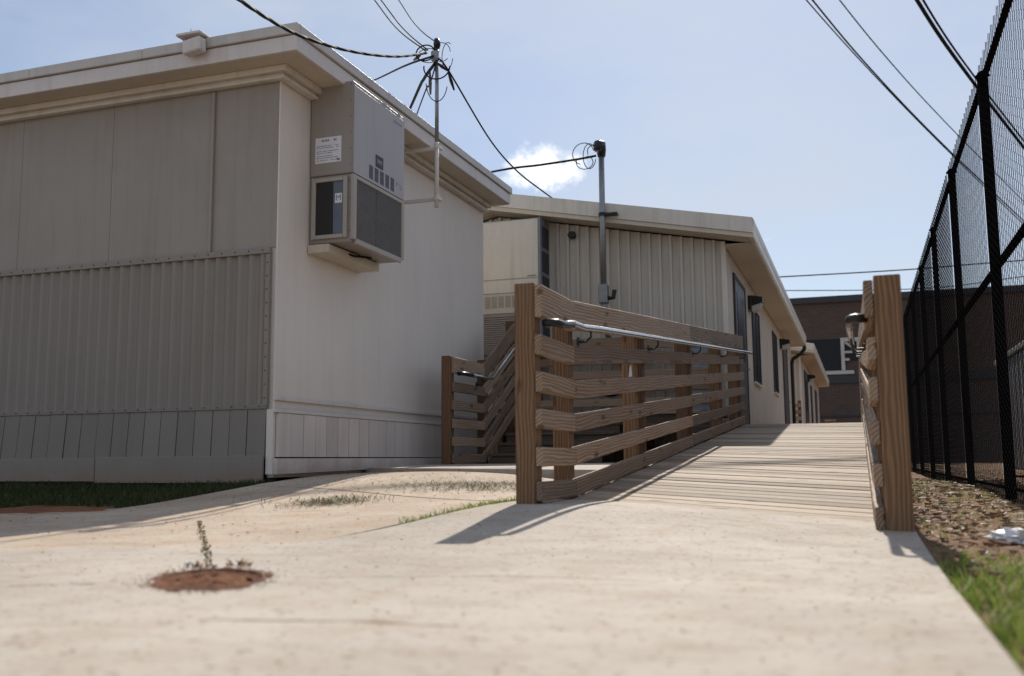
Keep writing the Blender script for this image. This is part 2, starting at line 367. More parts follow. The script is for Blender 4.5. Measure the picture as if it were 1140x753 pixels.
blades(mb, scatter(15000, .2, 1.5, .3, 3.75, lambda x, y: x > edge(y) and random.random() < .25 + .75 * clump(x, y) and (y < 3.3 or random.random() < .35)), .015, .055, .0075, 1.3)
blades(mb, scatter(1500, .22, 1.9, 3.5, 8.5, lambda x, y: x > .24 and clump(x * 1.7, y * 1.4) > .72), .015, .05, .006, .9)
blades(mb, scatter(1600, .22, .84, 6.2, 14, lambda x, y: clump(x, y * .6) > .35), .015, .05, .008, .9)
kind(mb.build('grass_verge', M['grass']), 'stuff', 'patchy green grass along the right edge of the concrete walk', 'grass')
mb = MB()
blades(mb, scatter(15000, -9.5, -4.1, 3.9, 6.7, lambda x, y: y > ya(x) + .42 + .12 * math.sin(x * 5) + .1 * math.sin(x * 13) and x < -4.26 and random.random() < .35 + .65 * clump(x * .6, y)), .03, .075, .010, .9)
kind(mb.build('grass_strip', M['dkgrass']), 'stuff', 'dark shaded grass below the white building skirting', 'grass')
mb = MB()
blades(mb, scatter(1100, -2.1, -1.6, 3.9, 5.5, lambda x, y: yt(x) + .0 < y < yt(x) + gap(x) + .03 and x < -1.62), .02, .06, .007, .9)
kind(mb.build('grass_tuft', M['grass']), 'stuff', 'bright green grass wedge beside the left ramp post', 'grass')
def litter_patch(name, cx, cy, sx, sy, n, label, mat, h=.02, tries=None):
    mb = MB(); 
    for _ in range(n):
        x = random.gauss(cx, sx); y = random.gauss(cy, sy) + (x - cx) * .15
        z = gz(x, y) + .001; a = random.uniform(0, 6.28); L = random.uniform(.015, .05); c, s_ = math.cos(a) * L, math.sin(a) * L
        w = .0035; e = random.uniform(0, h)
        mb.add([(x, y, z), (x + s_ * w / L, y - c * w / L, z), (x + c + s_ * w / L, y + s_ - c * w / L, z + e), (x + c, y + s_, z + e)], [(0, 1, 2, 3)])
    return kind(mb.build(name, mat), 'stuff', label, 'grass clippings')
litter_patch('grass_clippings', -2.86, 5.05, .13, .12, 900, 'dry grass clippings lying mid apron before the building corner', M['dry'], .025)
litter_patch('grass_clippings', -2.35, 6.0, .26, .20, 1300, 'olive clippings scattered on the apron near the stairs slab', M['dry'], .02)
litter_patch('grass_clippings', -3.0, 6.3, .5, .45, 700, 'thin scatter of clippings over the dusty apron', M['dry'], .008)
def leaves(name, pts, label, size=1.0):
    mb = MB()
    for x, y, z in pts:
        L = random.uniform(.012, .04) * size; W = L * random.uniform(.35, .6); a = random.uniform(0, 6.28); c, s_ = math.cos(a), math.sin(a); k = random.uniform(.0, .02) * size
        q = [(-L, 0, k), (-L * .2, -W, .004 * size), (L * .6, -W * .7, .004 * size + k * .6), (L, 0, k * 1.2), (L * .6, W * .7, .006 * size), (-L * .2, W, .006 * size + k * .4)]
        mb.add([(x + u * c - v * s_, y + u * s_ + v * c, z + w) for u, v, w in q], [(0, 1, 2, 3), (0, 3, 4, 5)])
    return kind(mb.build(name, M['leaf']), 'stuff', label, 'dead leaves')
leaves('leaf_litter', scatter(3600, .2, 1.6, 3.0, 14, lambda x, y: x > .23 and (y > 3.6 or random.random() < .35), -.015), 'brown dead leaves over the bare dirt between ramp and fence')
leaves('leaf_litter', scatter(600, -4.4, .15, .9, 5.1, lambda x, y: y < yt(x), .001), 'tiny crumbs of leaf dotted over the concrete walk', .17)
leaves('leaf_litter', scatter(420, -4.6, -1.8, 3.2, 7.2, lambda x, y: yt(x) + .3 < y < ya(x), .001), 'tiny crumbs of leaf dotted over the dusty apron', .28)
# red clay patch at the slab edge
def patch(name, cx, cy, rx, ry, mat, rise, label, cat, seed):
    rr = random.Random(seed); n = 30; mb = MB(); ph = [rr.uniform(0, 6.28) for _ in range(4)]
    for k in range(6):
        for i in range(n):
            a = 2 * math.pi * i / n; r = k / 5 * (1 + .2 * math.sin(3 * a + ph[0]) + .12 * math.sin(7 * a + ph[1]) + .07 * math.sin(11 * a + ph[2]))
            x, y = cx + rx * r * math.cos(a), cy + ry * r * math.sin(a); mb.v.append((x, y, gz(x, y) - .03 + rise * (1 - (k / 5) ** 2) + rr.uniform(-.003, .003)))
    mb.f = [(k * n + i, k * n + (i + 1) % n, (k + 1) * n + (i + 1) % n, (k + 1) * n + i) for k in range(5) for i in range(n)]
    return kind(mb.build(name, mat, smooth=True), 'stuff', label, cat)
patch('clay_patch', -4.85, 4.95, .62, .34, M['clay'], .05, 'bare red clay at the edge of the shaded grass', 'dirt', 3)
# valve box cover: ring, soil fill, weeds
vz = gz(-1.61, 2.222)
t = thing('valve_box', 'oval rusty valve box ring filled with red dirt in the walk', 'valve box', (-1.61, 2.222, vz - .03))
mb = MB(); n = 40
prof = [(.1385, -.07), (.1385, .002), (.133, .003), (.130, .001), (.128, -.07)]
for i in range(n):
    a = 2 * math.pi * i / n
    for r, z in prof: q = oval(r, a); mb.v.append((*q, gz(*q) + z))
k = len(prof); mb.f = [(i * k + j, ((i + 1) % n) * k + j, ((i + 1) % n) * k + j + 1, i * k + j + 1) for i in range(n) for j in range(k - 1)]
mb.build('ring', M['iron'], t)
mb = MB()
for kk in range(7):
    for i in range(n):
        a = 2 * math.pi * i / n; r = .1285 * kk / 6; q = oval(r, a); mb.v.append((*q, gz(*q) - .020 + .016 * clump(r * math.cos(a) * 6, r * math.sin(a) * 6, 2) + random.uniform(-.003, .003)))
mb.f = [(kk * n + i, kk * n + (i + 1) % n, (kk + 1) * n + (i + 1) % n, (kk + 1) * n + i) for kk in range(6) for i in range(n)]
mb.build('dirt_fill', M['reddirt'], t, smooth=True)
mb = MB(); nn = 90
for i in range(nn):
    a = 2 * math.pi * i / nn; ro = .156 + .007 * math.sin(5 * a + 1) + .006 * math.sin(11 * a) + .010 * max(0, math.sin(2 * a + .6)) + random.uniform(-.006, .006)
    for r, dz in ((.118, -.012), (.139, -.003), (.146, .002), (ro, .0012)): q = oval(r * .92 + random.uniform(-.002, .002), a); mb.v.append((*q, gz(*q) + dz + random.uniform(-.0012, .0012)))
mb.f = [(i * 4 + j, ((i + 1) % nn) * 4 + j, ((i + 1) % nn) * 4 + j + 1, i * 4 + j + 1) for i in range(nn) for j in range(3)]
for _ in range(380):
    a = random.uniform(0, 6.28); r = .144 + abs(random.gauss(0, .022)); x, y = oval(r, a); z = gz(x, y) + .001; q = random.uniform(.001, .0032)
    mb.add([(x - q, y - q * .6, z), (x + q, y - q * .4, z), (x + q * .2, y + q, z), (x, y, z + q * 1.1)], [(0, 1, 3), (1, 2, 3), (2, 0, 3)])
kind(mb.build('dirt_spill', M['reddirt'], smooth=True), 'stuff', 'thin red dirt spilled around the rim of the valve box', 'dirt')
mb = MB()
def seam(P, w):
    q = []
    for (x0, y0), (x1, y1) in zip(P[:-1], P[1:]):
        n_ = max(2, int(math.hypot(x1 - x0, y1 - y0) / .03))
        for k in range(n_):
            u = k / n_; dx, dy = x1 - x0, y1 - y0; L = math.hypot(dx, dy); wob = random.uniform(-.004, .004); ww = w * random.uniform(.3, 1.5) * (0.25 if random.random() < .2 else 1)
            x, y = x0 + dx * u - dy / L * wob, y0 + dy * u + dx / L * wob
            for e in (-ww, ww): X_, Y_ = x - dy / L * e, y + dx / L * e; q.append((X_, Y_, gz(X_, Y_) + .0015))
    mb.add(q, [(2 * i, 2 * i + 2, 2 * i + 3, 2 * i + 1) for i in range(len(q) // 2 - 1)])
seam([(-1.55, 4.95), (-1.2, 4.75), (-.6, 4.62), (.18, 4.38)], .0022)
seam([(-3.2, 1.45), (-2.3, 1.83), (-1.80, 2.06)], .004)
seam([(-1.42, 2.32), (-.9, 2.5), (-.45, 2.52)], .0025)
seam([(-1.2, 1.62), (-.9, 1.70), (-.62, 1.69)], .003)
kind(mb.build('joint_dirt', M['ground']), 'stuff', 'dirt packed in the hairline joints of the concrete walk', 'dirt')
mb = MB()
for i in range(230):
    u = random.random(); x = -3.02 + u * 1.24 + random.gauss(0, .007); y = 4.06 - u * 1.60 + random.gauss(0, .007); z = gz(x, y)
    blades(mb, [(x, y, z)], .003, .011, .007, 1.8)
kind(mb.build('weed_row', M['weed']), 'stuff', 'row of small weeds growing in the crack behind the valve box', 'weeds')
mb = MB()
for sx, sy in ((-1.84, 2.46), (-1.72, 2.53)):
    for _ in range(16):
        blades(mb, [(sx + random.gauss(0, .02), sy + random.gauss(0, .012), vz)], .008, .025, .012, 1.4)
kind(mb.build('weed_tuft', M['leaf']), 'stuff', 'reddish weed tufts at the rim of the valve box', 'weeds')
# ------------------------------------------------------------------ ramp
YE = 12.9
zl = lambda y: .09 + .0838 * (y - 5.2); zr = lambda y: .0 + .0919 * (y - 4.9)
xb = lambda y: -1.49 + .115 * max(0, min(1, (y - 5.2) / 7.7))
def rz(x, y):
    f = (x + 1.5) / 1.58; L = min(zl(y), zl(YE)); Rr = min(zr(y), zr(YE)); return L + (Rr - L) * f
t = thing('wooden_ramp', 'sunlit plank ramp rising from the walk to the deck beside the tan building', 'ramp', (-.7, 5.1, 0))
mb = MB(); y = 0.0
def plank(mb, ya_, yb_, x0, x1, th=.036):
    j0 = random.uniform(-.002, .002); xl, xr = x0 + random.uniform(-.008, .004), x1 + random.uniform(-.004, .008)
    sk = lambda x, y: y - .19 * (x + 1.5) * max(0, 1 - (y - 5.2) / 7.7)
    P = [(x, sk(x, y_)) for x, y_ in ((xl, ya_), (xr, ya_), (xr, yb_), (xl, yb_))]
    m2 = MB(); m2.hexa([(x, y_, rz(x, y_) + j0 - th) for x, y_ in P] + [(x, y_, rz(x, y_) + j0) for x, y_ in P])
    bm = bmesh.new(); vv = [bm.verts.new(v) for v in m2.v]
    for f in m2.f: bm.faces.new([vv[i] for i in f])
    bmesh.ops.bevel(bm, geom=bm.edges[:], offset=.004, segments=1, affect='EDGES'); mb.bm(bm)
y = 5.22
while y < YE: plank(mb, y, y + .131, xb(y), .075); y += .144
mb.build('ramp_boards', M['deck_wood'], t)
mb = MB(); y = YE + .04
while y < 27: plank(mb, y, y + .133, -1.53, .075); y += .143
mb.build('deck_boards', M['deck_wood'], t)
for x0, f in ((-1.52, zl), (.082, zr)):
    x1 = x0 if x0 > 0 else xb(YE) - .03
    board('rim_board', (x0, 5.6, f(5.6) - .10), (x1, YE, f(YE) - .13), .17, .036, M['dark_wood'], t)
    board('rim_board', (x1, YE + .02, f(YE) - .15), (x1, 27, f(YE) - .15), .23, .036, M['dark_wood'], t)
for y in np.arange(7, 27, 2.4):
    for x in (-1.3, -.02):
        z = rz(x, y) - .04
        if z > .25: MB().cbox(x - .05, x + .05, y - .05, y + .05, gz(x, y) - .08, z).build('support_post', M['dark_wood'], t)
# ------------------------------------------------------------------ railings
TOPS = [(1.09, .165), (.838, .1), (.647, .1), (.46, .096), (.277, .094), (.105, .094)]
def railing(name, label, loc, side, xf, secs, posts, zscale, group=None, tops=TOPS, px=None, psize=.1):
    """secs: list of ((y0,z0),(y1,z1)) base lines; boards at x=xb, posts behind on the outer side"""
    t = thing(name, label, 'railing', loc, group)
    for (y0, z0, s0), (y1, z1, s1) in secs:
        for tp, h in tops:
            jx = random.uniform(-.002, .002); jz = random.uniform(-.004, .004)
            board('board', (xf(y0) + jx, y0 + .002, z0 + (tp - h / 2) * s0 + jz), (xf(y1) + jx, y1 - .002, z1 + (tp - h / 2) * s1 + jz), h, .038, M['wood'], t)
    for (y, zb, zt, s) in posts:
        xc = xf(y) + side * (.019 + s / 2 + .002)
        po = board('post', (xc, y, zb), (xc, y, zt), s, s, M['post_wood'], t, up=(0, 1, 0))
    return t
def handrail(t, pts, r=.019, bl=(), end0=None, end1=None, side=-1):
    MB().tube(pts, r, 12).build('handrail', M['steel'], t, smooth=True)
    for e in (end0, end1):
        if e: MB().tube(e, r * 1.06, 12).build('rail_return', M['black'], t, smooth=True)
    for (x, y, z, xw) in bl:
        MB().tube([(x, y, z - r), (x, y, z - .05), (x + (xw - x) * .4, y, z - .075), (xw, y, z - .075)], .007, 6).tube([(xw, y, z - .075), (xw + .006 * (1 if xw > x else -1), y, z - .075)], .03, 10).build('bracket', M['black'], t)
zb = lambda y: zl(y)
sL = lambda y: 1 + .04 * max(0, (y - 5.27)) / 7.63
L_secs = [((4.66, .09, 1), (5.27, .09, 1)), ((5.27, .093, 1), (9.0, zb(9.0), sL(9.0))), ((9.0, zb(9.0), sL(9.0)), (YE, zb(YE), sL(YE)))]
Lp = [(4.72, .02, 1.19, .105)]
for y in (5.32, 6.95, 7.18, 8.95, 9.2, 10.9, 11.15, 12.4, 12.83):
    Lp.append((y, gz(-1.56, y) - .05, zb(y) + 1.05 * sL(y), .095))
t = railing('ramp_railing', 'long wooden railing with steel handrail along the left side of the ramp', (-1.55, 4.7, .08), -1, xb, L_secs, Lp, 1)
hz = lambda y: 1.02 if y < 5.15 else 1.02 + (1.675 - 1.02) * (y - 5.15) / 8.05
handrail(t, [(-1.40, 4.78, .985), (-1.40, 5.0, 1.015), (-1.40, 5.2, 1.02)] + [(xb(y) + .09, y, hz(y)) for y in np.linspace(5.5, 13.2, 8)],
         bl=[(xb(y) + .09, y, hz(y), xb(y) + .02) for y in (5.35, 7.2, 9.1, 10.9, 12.5)],
         end0=[(-1.47, 4.70, .985), (-1.43, 4.69, .985), (-1.405, 4.71, .985), (-1.40, 4.80, .986), (-1.40, 4.98, 1.012)])
# paper scrap on the left railing
o = MB().add([(-1.468, 6.62, .86), (-1.462, 6.70, .87), (-1.465, 6.69, .955), (-1.470, 6.67, .93)], [(0, 1, 2, 3)]).add([(-1.4695, 6.62, .86), (-1.4715, 6.67, .93), (-1.4665, 6.69, .955), (-1.4635, 6.70, .87)], [(0, 1, 2, 3)]).build('paper_scrap', M['litter'])
tag(o, 'tiny white paper scrap caught under the ramp handrail', 'scrap')
zR = lambda y: zr(y)
R_secs = [((4.42, 0, 1), (4.95, 0, 1)), ((4.95, .003, 1), (9.0, zR(9.0), sL(9.0))), ((9.0, zR(9.0), sL(9.0)), (YE, zR(YE), sL(YE))), ((YE, zR(YE), 1.04), (20, zR(YE), 1.04))]
Rp = [(4.47, -.06, 1.07, .108)]
for y in (5.1, 7.0, 9.1, 11.0, 12.8, 15.2, 17.5, 19.9):
    Rp.append((y, gz(.15, y) - .05, min(zR(y), zR(YE)) + 1.05 * sL(min(y, YE)), .095))
RT = [(1.055, .155), (.81, .095), (.64, .1), (.455, .096), (.275, .094), (.095, .094)]
t = railing('ramp_railing', 'wooden railing with thick end post on the right side of the ramp by the fence', (.13, 4.45, 0), 1, lambda y: .066, R_secs, Rp, 1, tops=RT)
hr = lambda y: .90 + .089 * max(0, y - 4.9)
handrail(t, [(-.018, 4.62, .90), (-.018, 4.9, .905)] + [(-.018, y, hr(y)) for y in np.linspace(5.2, 13.2, 8)],
         bl=[(-.018, y, hr(y), .047) for y in (5.9, 7.4, 9.2, 11.0, 12.6)],
         end0=[(.055, 4.50, .90), (.01, 4.49, .90), (-.010, 4.505, .90), (-.018, 4.55, .90), (-.018, 4.66, .90)])
# ------------------------------------------------------------------ stairs and landing
ST = [(10.2 + .28 * i, .268 + .1165 * (i + 1)) for i in range(5)]
t = thing('wooden_stairs', 'shaded wooden steps between the white building and the ramp railing', 'stairs', (-3.2, 10.2, .27))
for i, (y, z) in enumerate(ST):
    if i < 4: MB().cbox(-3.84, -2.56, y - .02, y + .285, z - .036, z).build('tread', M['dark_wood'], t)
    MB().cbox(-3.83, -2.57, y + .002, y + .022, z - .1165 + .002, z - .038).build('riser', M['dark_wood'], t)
mb = MB(); y = ST[4][0] - .02
while y < 12.85: mb.cbox(-4.7, -1.56, y, y + .136, .82, .856); y += .143
mb.build('landing_boards', M['deck_wood'], t)
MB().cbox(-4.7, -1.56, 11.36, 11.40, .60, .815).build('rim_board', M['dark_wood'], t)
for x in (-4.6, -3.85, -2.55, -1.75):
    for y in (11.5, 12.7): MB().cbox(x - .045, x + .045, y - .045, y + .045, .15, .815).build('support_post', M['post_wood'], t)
b0, b1, b2 = .268, .268, .85
secsS = [((9.28, b0, 1), (10.15, b0, 1)), ((10.15, b0, 1), (11.3, b2 + .06, 1))]
tS = railing('stair_railing', 'short wooden stair railing with steel handrail against the white building', (-3.95, 9.3, .27), -1, lambda y: -3.88, secsS,
             [(9.31, .25, 1.37, .1), (10.3, .25, 1.42, .095), (11.25, .25, 1.98, .095)], 1)
handrail(tS, [(-3.79, 9.45, 1.19), (-3.79, 10.0, 1.19), (-3.79, 10.2, 1.205)] + [(-3.79, 10.2 + k * .35, 1.205 + k * .192) for k in (1, 2, 3)],
         bl=[(-3.79, 9.9, 1.19, -3.86), (-3.79, 11.0, 1.64, -3.86)], end0=[(-3.86, 9.36, 1.19), (-3.81, 9.36, 1.19), (-3.79, 9.4, 1.19), (-3.79, 9.6, 1.19)],
         end1=[(-3.79, 11.22, 1.765), (-3.79, 11.32, 1.80), (-3.86, 11.34, 1.80)])
t = thing('landing_railing', 'pale wooden guard rail across the back of the stair landing', 'railing', (-3.2, 12.75, .85))
for tp, h in TOPS: board('board', (-4.7, 12.73, .82 + tp - h / 2), (-1.75, 12.73, .82 + tp - h / 2), h, .038, M['wood'], t)
for x in (-4.62, -4.1, -2.9, -1.85): board('post', (x, 12.80, .3), (x, 12.80, 1.92), .095, .095, M['post_wood'], t, up=(0, 1, 0))
# ------------------------------------------------------------------ white building (nearest)
K = .83
wb = thing('modular_classroom', 'white painted portable building with corrugated lower wall at the left of the walk', 'building', (-5.2, 8.08, .1))
X0 = -17.
mb = MB().box(X0, -5.2, 8.08, 13.62, .16, 4.13).box(-5.262, -5.187, 8.04, 8.0795, .19, .8)
mb.build('wall', M['wall_tex'], wb)
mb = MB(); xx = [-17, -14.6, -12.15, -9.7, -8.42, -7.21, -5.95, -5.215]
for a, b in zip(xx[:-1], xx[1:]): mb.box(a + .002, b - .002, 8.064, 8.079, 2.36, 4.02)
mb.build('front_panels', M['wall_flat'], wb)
MB().box(-5.212, -5.194, 8.062, 8.079, .8, 4.02).build('corner_trim', M['wall_tex'], wb)
mb = MB(); n = int((11.7) / .0102)                       # corrugated sheet: sine profile, pitch 0.122 m
pts = [(-17 + i * 11.7 / n, 8.043 - .018 * math.sin((-17 + i * 11.7 / n) / .128 * 2 * math.pi)) for i in range(n + 1)]
for x, y in pts: mb.v += [(x, y, .80), (x, y, 2.30)]
mb.f = [(2 * i, 2 * i + 2, 2 * i + 3, 2 * i + 1) for i in range(n)]
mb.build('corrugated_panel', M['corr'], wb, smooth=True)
MB().cbox(X0, -5.255, 8.012, 8.062, 2.295, 2.355).cbox(-5.30, -5.255, 8.018, 8.062, .83, 2.292).build('panel_trim', M['corr'], wb)
mb = MB()
for i in range(75):                                     # screw heads along the strips
    x = -5.33 - i * .155; mb.cbox(x - .006, x + .006, 8.006, 8.013, 2.322, 2.334, .002)
    if i < 11: z = .9 + i * .13; mb.cbox(-5.283, -5.271, 8.012, 8.019, z, z + .012, .002)
    mb.cbox(x - .006, x + .006, 8.010, 8.017, .822, .834, .002)
mb.build('screws', M['iron'], wb)
mb = MB()
x = -5.258
while x > X0:                                            # skirting boards, each a little out of plumb
    w = .198 + random.uniform(-.008, .008); sh = .012 + random.uniform(-.0015, .0015) + min(.03, (-5.3 - x) * .012); yo = random.uniform(-.003, .003)
    mb.hexa([(x - w - sh, 8.032 + yo, .33), (x - .007 - sh, 8.032 + yo, .33), (x - .007 - sh, 8.056, .33), (x - w - sh, 8.056, .33), (x - w, 8.032 + yo, .80), (x - .007, 8.032 + yo, .80), (x - .007, 8.056, .80), (x - w, 8.056, .80)]); x -= w
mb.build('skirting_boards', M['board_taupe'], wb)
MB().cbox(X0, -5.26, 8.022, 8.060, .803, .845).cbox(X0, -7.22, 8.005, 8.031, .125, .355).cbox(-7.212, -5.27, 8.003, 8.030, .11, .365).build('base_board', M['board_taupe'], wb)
MB().cbox(X0, -5.262, 8.058, 8.07, .05, .80, .001).build('skirt_backing', M['black'], wb)
# side skirt
mb = MB(); y = 8.07
while y < 13.5:
    w = .225 + random.uniform(-.008, .008); xo = random.uniform(-.003, .003)
    mb.box(-5.183, -5.152 + xo, y + .010, y + w, .352, .763); y += w
mb.build('skirting_boards', M['board_paint'], wb)
MB().box(-5.1985, -5.1865, 8.09, 13.58, .30, .78).build('skirt_backing', M['black'], wb)
MB().cbox(-5.183, -5.145, 8.03, 13.6, .767, .80).cbox(-5.197, -5.165, 8.06, 13.6, .885, .925).build('skirt_trim', M['white'], wb)
MB().hexa([(-5.18, 8.03, .19), (-5.128, 8.03, .19), (-5.128, 13.6, .275), (-5.18, 13.6, .275), (-5.18, 8.03, .338), (-5.128, 8.03, .338), (-5.128, 13.6, .343), (-5.18, 13.6, .343)]).build('base_board', M['board_paint'], wb)
# crown strips under the soffit, roof edge
mb = MB()
mb.cbox(X0, -5.13, 8.0, 8.062, 4.02, 4.128).cbox(-5.196, -5.13, 8.064, 13.62, 4.02, 4.128)
mb.build('crown_trim', M['cream_trim'], wb)
MB().cbox(X0, -5.07, 7.94, 7.998, 4.075, 4.135).cbox(-5.128, -5.07, 8.0, 13.62, 4.075, 4.135).build('crown_trim', M['cream_trim'], wb)
MB().tube([(X0, 7.985, 4.03), (-5.115, 7.985, 4.03), (-5.115, 13.6, 4.03)], .017, 8).build('crown_pipe', M['cream_trim'], wb)
MB().box(X0 - .3, -4.84, 7.73, 13.68, 4.137, 4.26).build('soffit', M['yellow_soffit'], wb)
MB().cbox(X0 - .3, -4.80, 7.69, 7.727, 4.135, 4.285).cbox(-4.837, -4.80, 7.7275, 13.72, 4.135, 4.285).build('fascia_board', M['white'], wb)
rf = MB()
xe = [-17.3, -14.1, -10.9, -7.98, -6.55, -4.775]
for a, b in zip(xe[:-1], xe[1:]): rf.cbox(a + .0015, b - .0015, 7.665, 7.72, 4.294, 4.395, .006)
ye = [7.722, 10.0, 12.4, 13.75]
for a, b in zip(ye[:-1], ye[1:]): rf.cbox(-4.83, -4.775, a + .0015, b - .0015, 4.294, 4.395, .006)
rf.cbox(-17.3, -4.832, 13.70, 13.75, 4.137, 4.395, .006)
rf.build('roof_edge', M['roofmetal'], wb)
MB().box(-17.25, -4.83, 7.72, 13.70, 4.262, 4.385).build('roof', M['roofmetal'], wb)
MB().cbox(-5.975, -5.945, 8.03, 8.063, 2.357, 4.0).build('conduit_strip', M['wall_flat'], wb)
# flood light box on the roof edge
t = thing('flood_light', 'white box flood light bolted to the roof edge of the white building', 'light', (-5.5, 7.66, 4.30))
ang = -.22
MB().cbox(-6.06, -5.78, 7.55, 7.80, 4.40, 4.425).build('mount_plate', M['white'], t)
K = 1.0; h_ = MB().cbox(-.11, .11, -.05, .05, -.07, .07, .012).build('housing', M['white']); K = .83; h_.scale = (.83,) * 3; h_.parent = t; h_.location = T((-5.88, 7.60, 4.29)) - loc_of(t); h_.rotation_euler = (0, -.08, -.1)
MB().tube([(-6.0, 7.66, 4.41), (-6.01, 7.60, 4.33), (-5.98, 7.60, 4.25)], .012, 8).build('arm', M['galv'], t)
MB().tube([(-6.0, 7.7, 4.42), (-6.0, 7.7, 4.53)], .004, 6).build('pin', M['galv'], t)
# ------------------------------------------------------------------ wall air conditioner on the white building
ac = thing('air_conditioner', 'tall taupe wall mounted air conditioner on the white building', 'air conditioner', (-4.95, 9.2, 2.5), 'wall mounted air conditioners')
ax0, ax1, ay0, ay1 = -5.192, -4.70, 8.62, 9.80
MB().cbox(ax0, ax1, ay0, ay1, 3.20, 4.17, .01).build('upper_case', M['ac_case'], ac)
MB().cbox(ax1 + .001, ax1 + .012, ay0 + .004, ay1 - .004, 3.20, 4.12, .003).build('front_panel', M['ac_front'], ac)
MB().cbox(ax0, ax1 - .02, ay0 + .02, ay1 - .02, 2.50, 3.198, .004).build('lower_case', M['ac_case'], ac)
# lower front frame + coil
mb = MB().cbox(ax1 - .018, ax1 + .016, ay0, ay0 + .07, 2.52, 3.19).cbox(ax1 - .018, ax1 + .016, ay1 - .06, ay1, 2.52, 3.19).cbox(ax1 - .018, ax1 + .016, ay0 + .072, ay1 - .062, 2.48, 2.535).cbox(ax1 - .018, ax1 + .016, ay0 + .072, ay1 - .062, 3.15, 3.19)
mb.build('coil_frame', M['ac_frame'], ac)
mb = MB().box(ax1 - .019, ax1 - .006, ay0 + .06, ay1 - .05, 2.53, 3.16); z = 2.545
while z < 3.145: mb.box(ax1 - .006, ax1 + .004, ay0 + .072 + .45, ay1 - .062, z, z + .010); z += .019
z = 2.545
while z < 3.145: mb.box(ax1 - .006, ax1 + .001, ay0 + .072, ay0 + .52, z, z + .008); z += .016
mb.build('coil_grille', M['grille'], ac)
# side window opening
mb = MB().cbox(ax0 + .03, ax0 + .075, ay0 - .012, ay0 + .02, 2.54, 3.17).cbox(ax1 - .10, ax1 - .055, ay0 - .012, ay0 + .02, 2.54, 3.17).cbox(ax0 + .077, ax1 - .102, ay0 - .012, ay0 + .02, 2.54, 2.58).cbox(ax0 + .077, ax1 - .102, ay0 - .012, ay0 + .02, 3.13, 3.17)
mb.build('side_frame', M['ac_frame'], ac)
MB().box(ax0 + .07, ax1 - .10, ay0 + .006, ay0 + .016, 2.57, 3.14).build('side_opening', M['black_glass'], ac)
sf = MB().box(ax1 - .215, ax1 - .103, ay0 + .001, ay0 + .005, 2.585, 3.125).build('side_film', M['bluegray'], ac)
MB().box(ax1 - .195, ax1 - .115, ay0 - .002, ay0, 2.90, 3.0).build('notice', M['sticker'], sf)
text('letter', 'M', .085, M['ink_gray'], sf, (ax1 - .155, ay0 - .004, 2.95), (R(90), 0, 0))
# nameplate, vents, sticker
MB().cbox(ax1 + .0125, ax1 + .018, 9.10, 9.27, 3.40, 3.53, .003).build('badge', M['ink'], ac)
mb = MB()
for yy in (9.125, 9.165, 9.205): mb.box(ax1 + .018, ax1 + .0195, yy, yy + .03, 3.445, 3.485)
mb.build('badge_mark', M['ink_gray'], ac)
for i in range(5):
    y0 = 8.955 + i * .125; mb = MB()
    for k in range(14): mb.box(ax1 + .0122, ax1 + .0145, y0, y0 + .085, 3.235 + k * .0105, 3.2405 + k * .0105)
    mb.build('vent', M['ink'], ac)
mb = MB()
for yy, zz, w, h in ((9.60, 3.31, .012, .06), (9.62, 3.345, .04, .012), (9.69, 3.30, .05, .015), (9.69, 3.32, .015, .035)): mb.box(ax1 + .0122, ax1 + .0135, yy, yy + w, zz, zz + h)
mb.build('service_mark', M['ink_gray'], ac)
mb = MB()
for i in range(9): mb.box(ax1 + .0122, ax1 + .0132, 9.52 + i * .024, 9.536 + i * .024, 4.02 + (i % 3) * .004, 4.05)
mb.build('maker_plate', M['ink_gray'], ac)
st = MB().box(-5.13, -4.83, ay0 - .003, ay0 - .0005, 3.33, 3.60).build('label_sticker', M['sticker'], ac)
mb = MB(); rr = random.Random(2)
for row, (z, h) in enumerate([(3.555, .022), (3.505, .008), (3.485, .008), (3.45, .008), (3.43, .008), (3.40, .008), (3.38, .008), (3.355, .007)]):
    x = -5.115
    while x < -4.86:
        w = rr.uniform(.008, .035); 
        if rr.random() < (.95 if row else .7) and not (row in (4, 5) and x > -4.95): mb.box(x, min(x + w, -4.845), ay0 - .0045, ay0 - .003, z, z + h)
        x += w + rr.uniform(.004, .012)
mb.box(-4.88, -4.845, ay0 - .0045, ay0 - .003, 3.345, 3.368)
mb.build('fine_print', M['ink_gray'], st)
mb = MB()
for z in np.arange(2.6, 4.15, .17): mb.cbox(ax1 - .03, ax1 - .02, ay0 - .004, ay0 + .001, z, z + .01, .002)
mb.build('screws', M['ink'], ac)
MB().cbox(ax0, -4.95, 8.60, 9.72, 2.40, 2.485).build('support_ledge', M['yellow_soffit'], ac)
MB().tube([(-5.17, 8.66, 2.49), (-5.10, 8.75, 2.455), (-5.0, 8.9, 2.47), (-4.93, 9.1, 2.45), (-4.86, 9.35, 2.475)], .012, 6).build('drain_hose', M['cable'], ac)
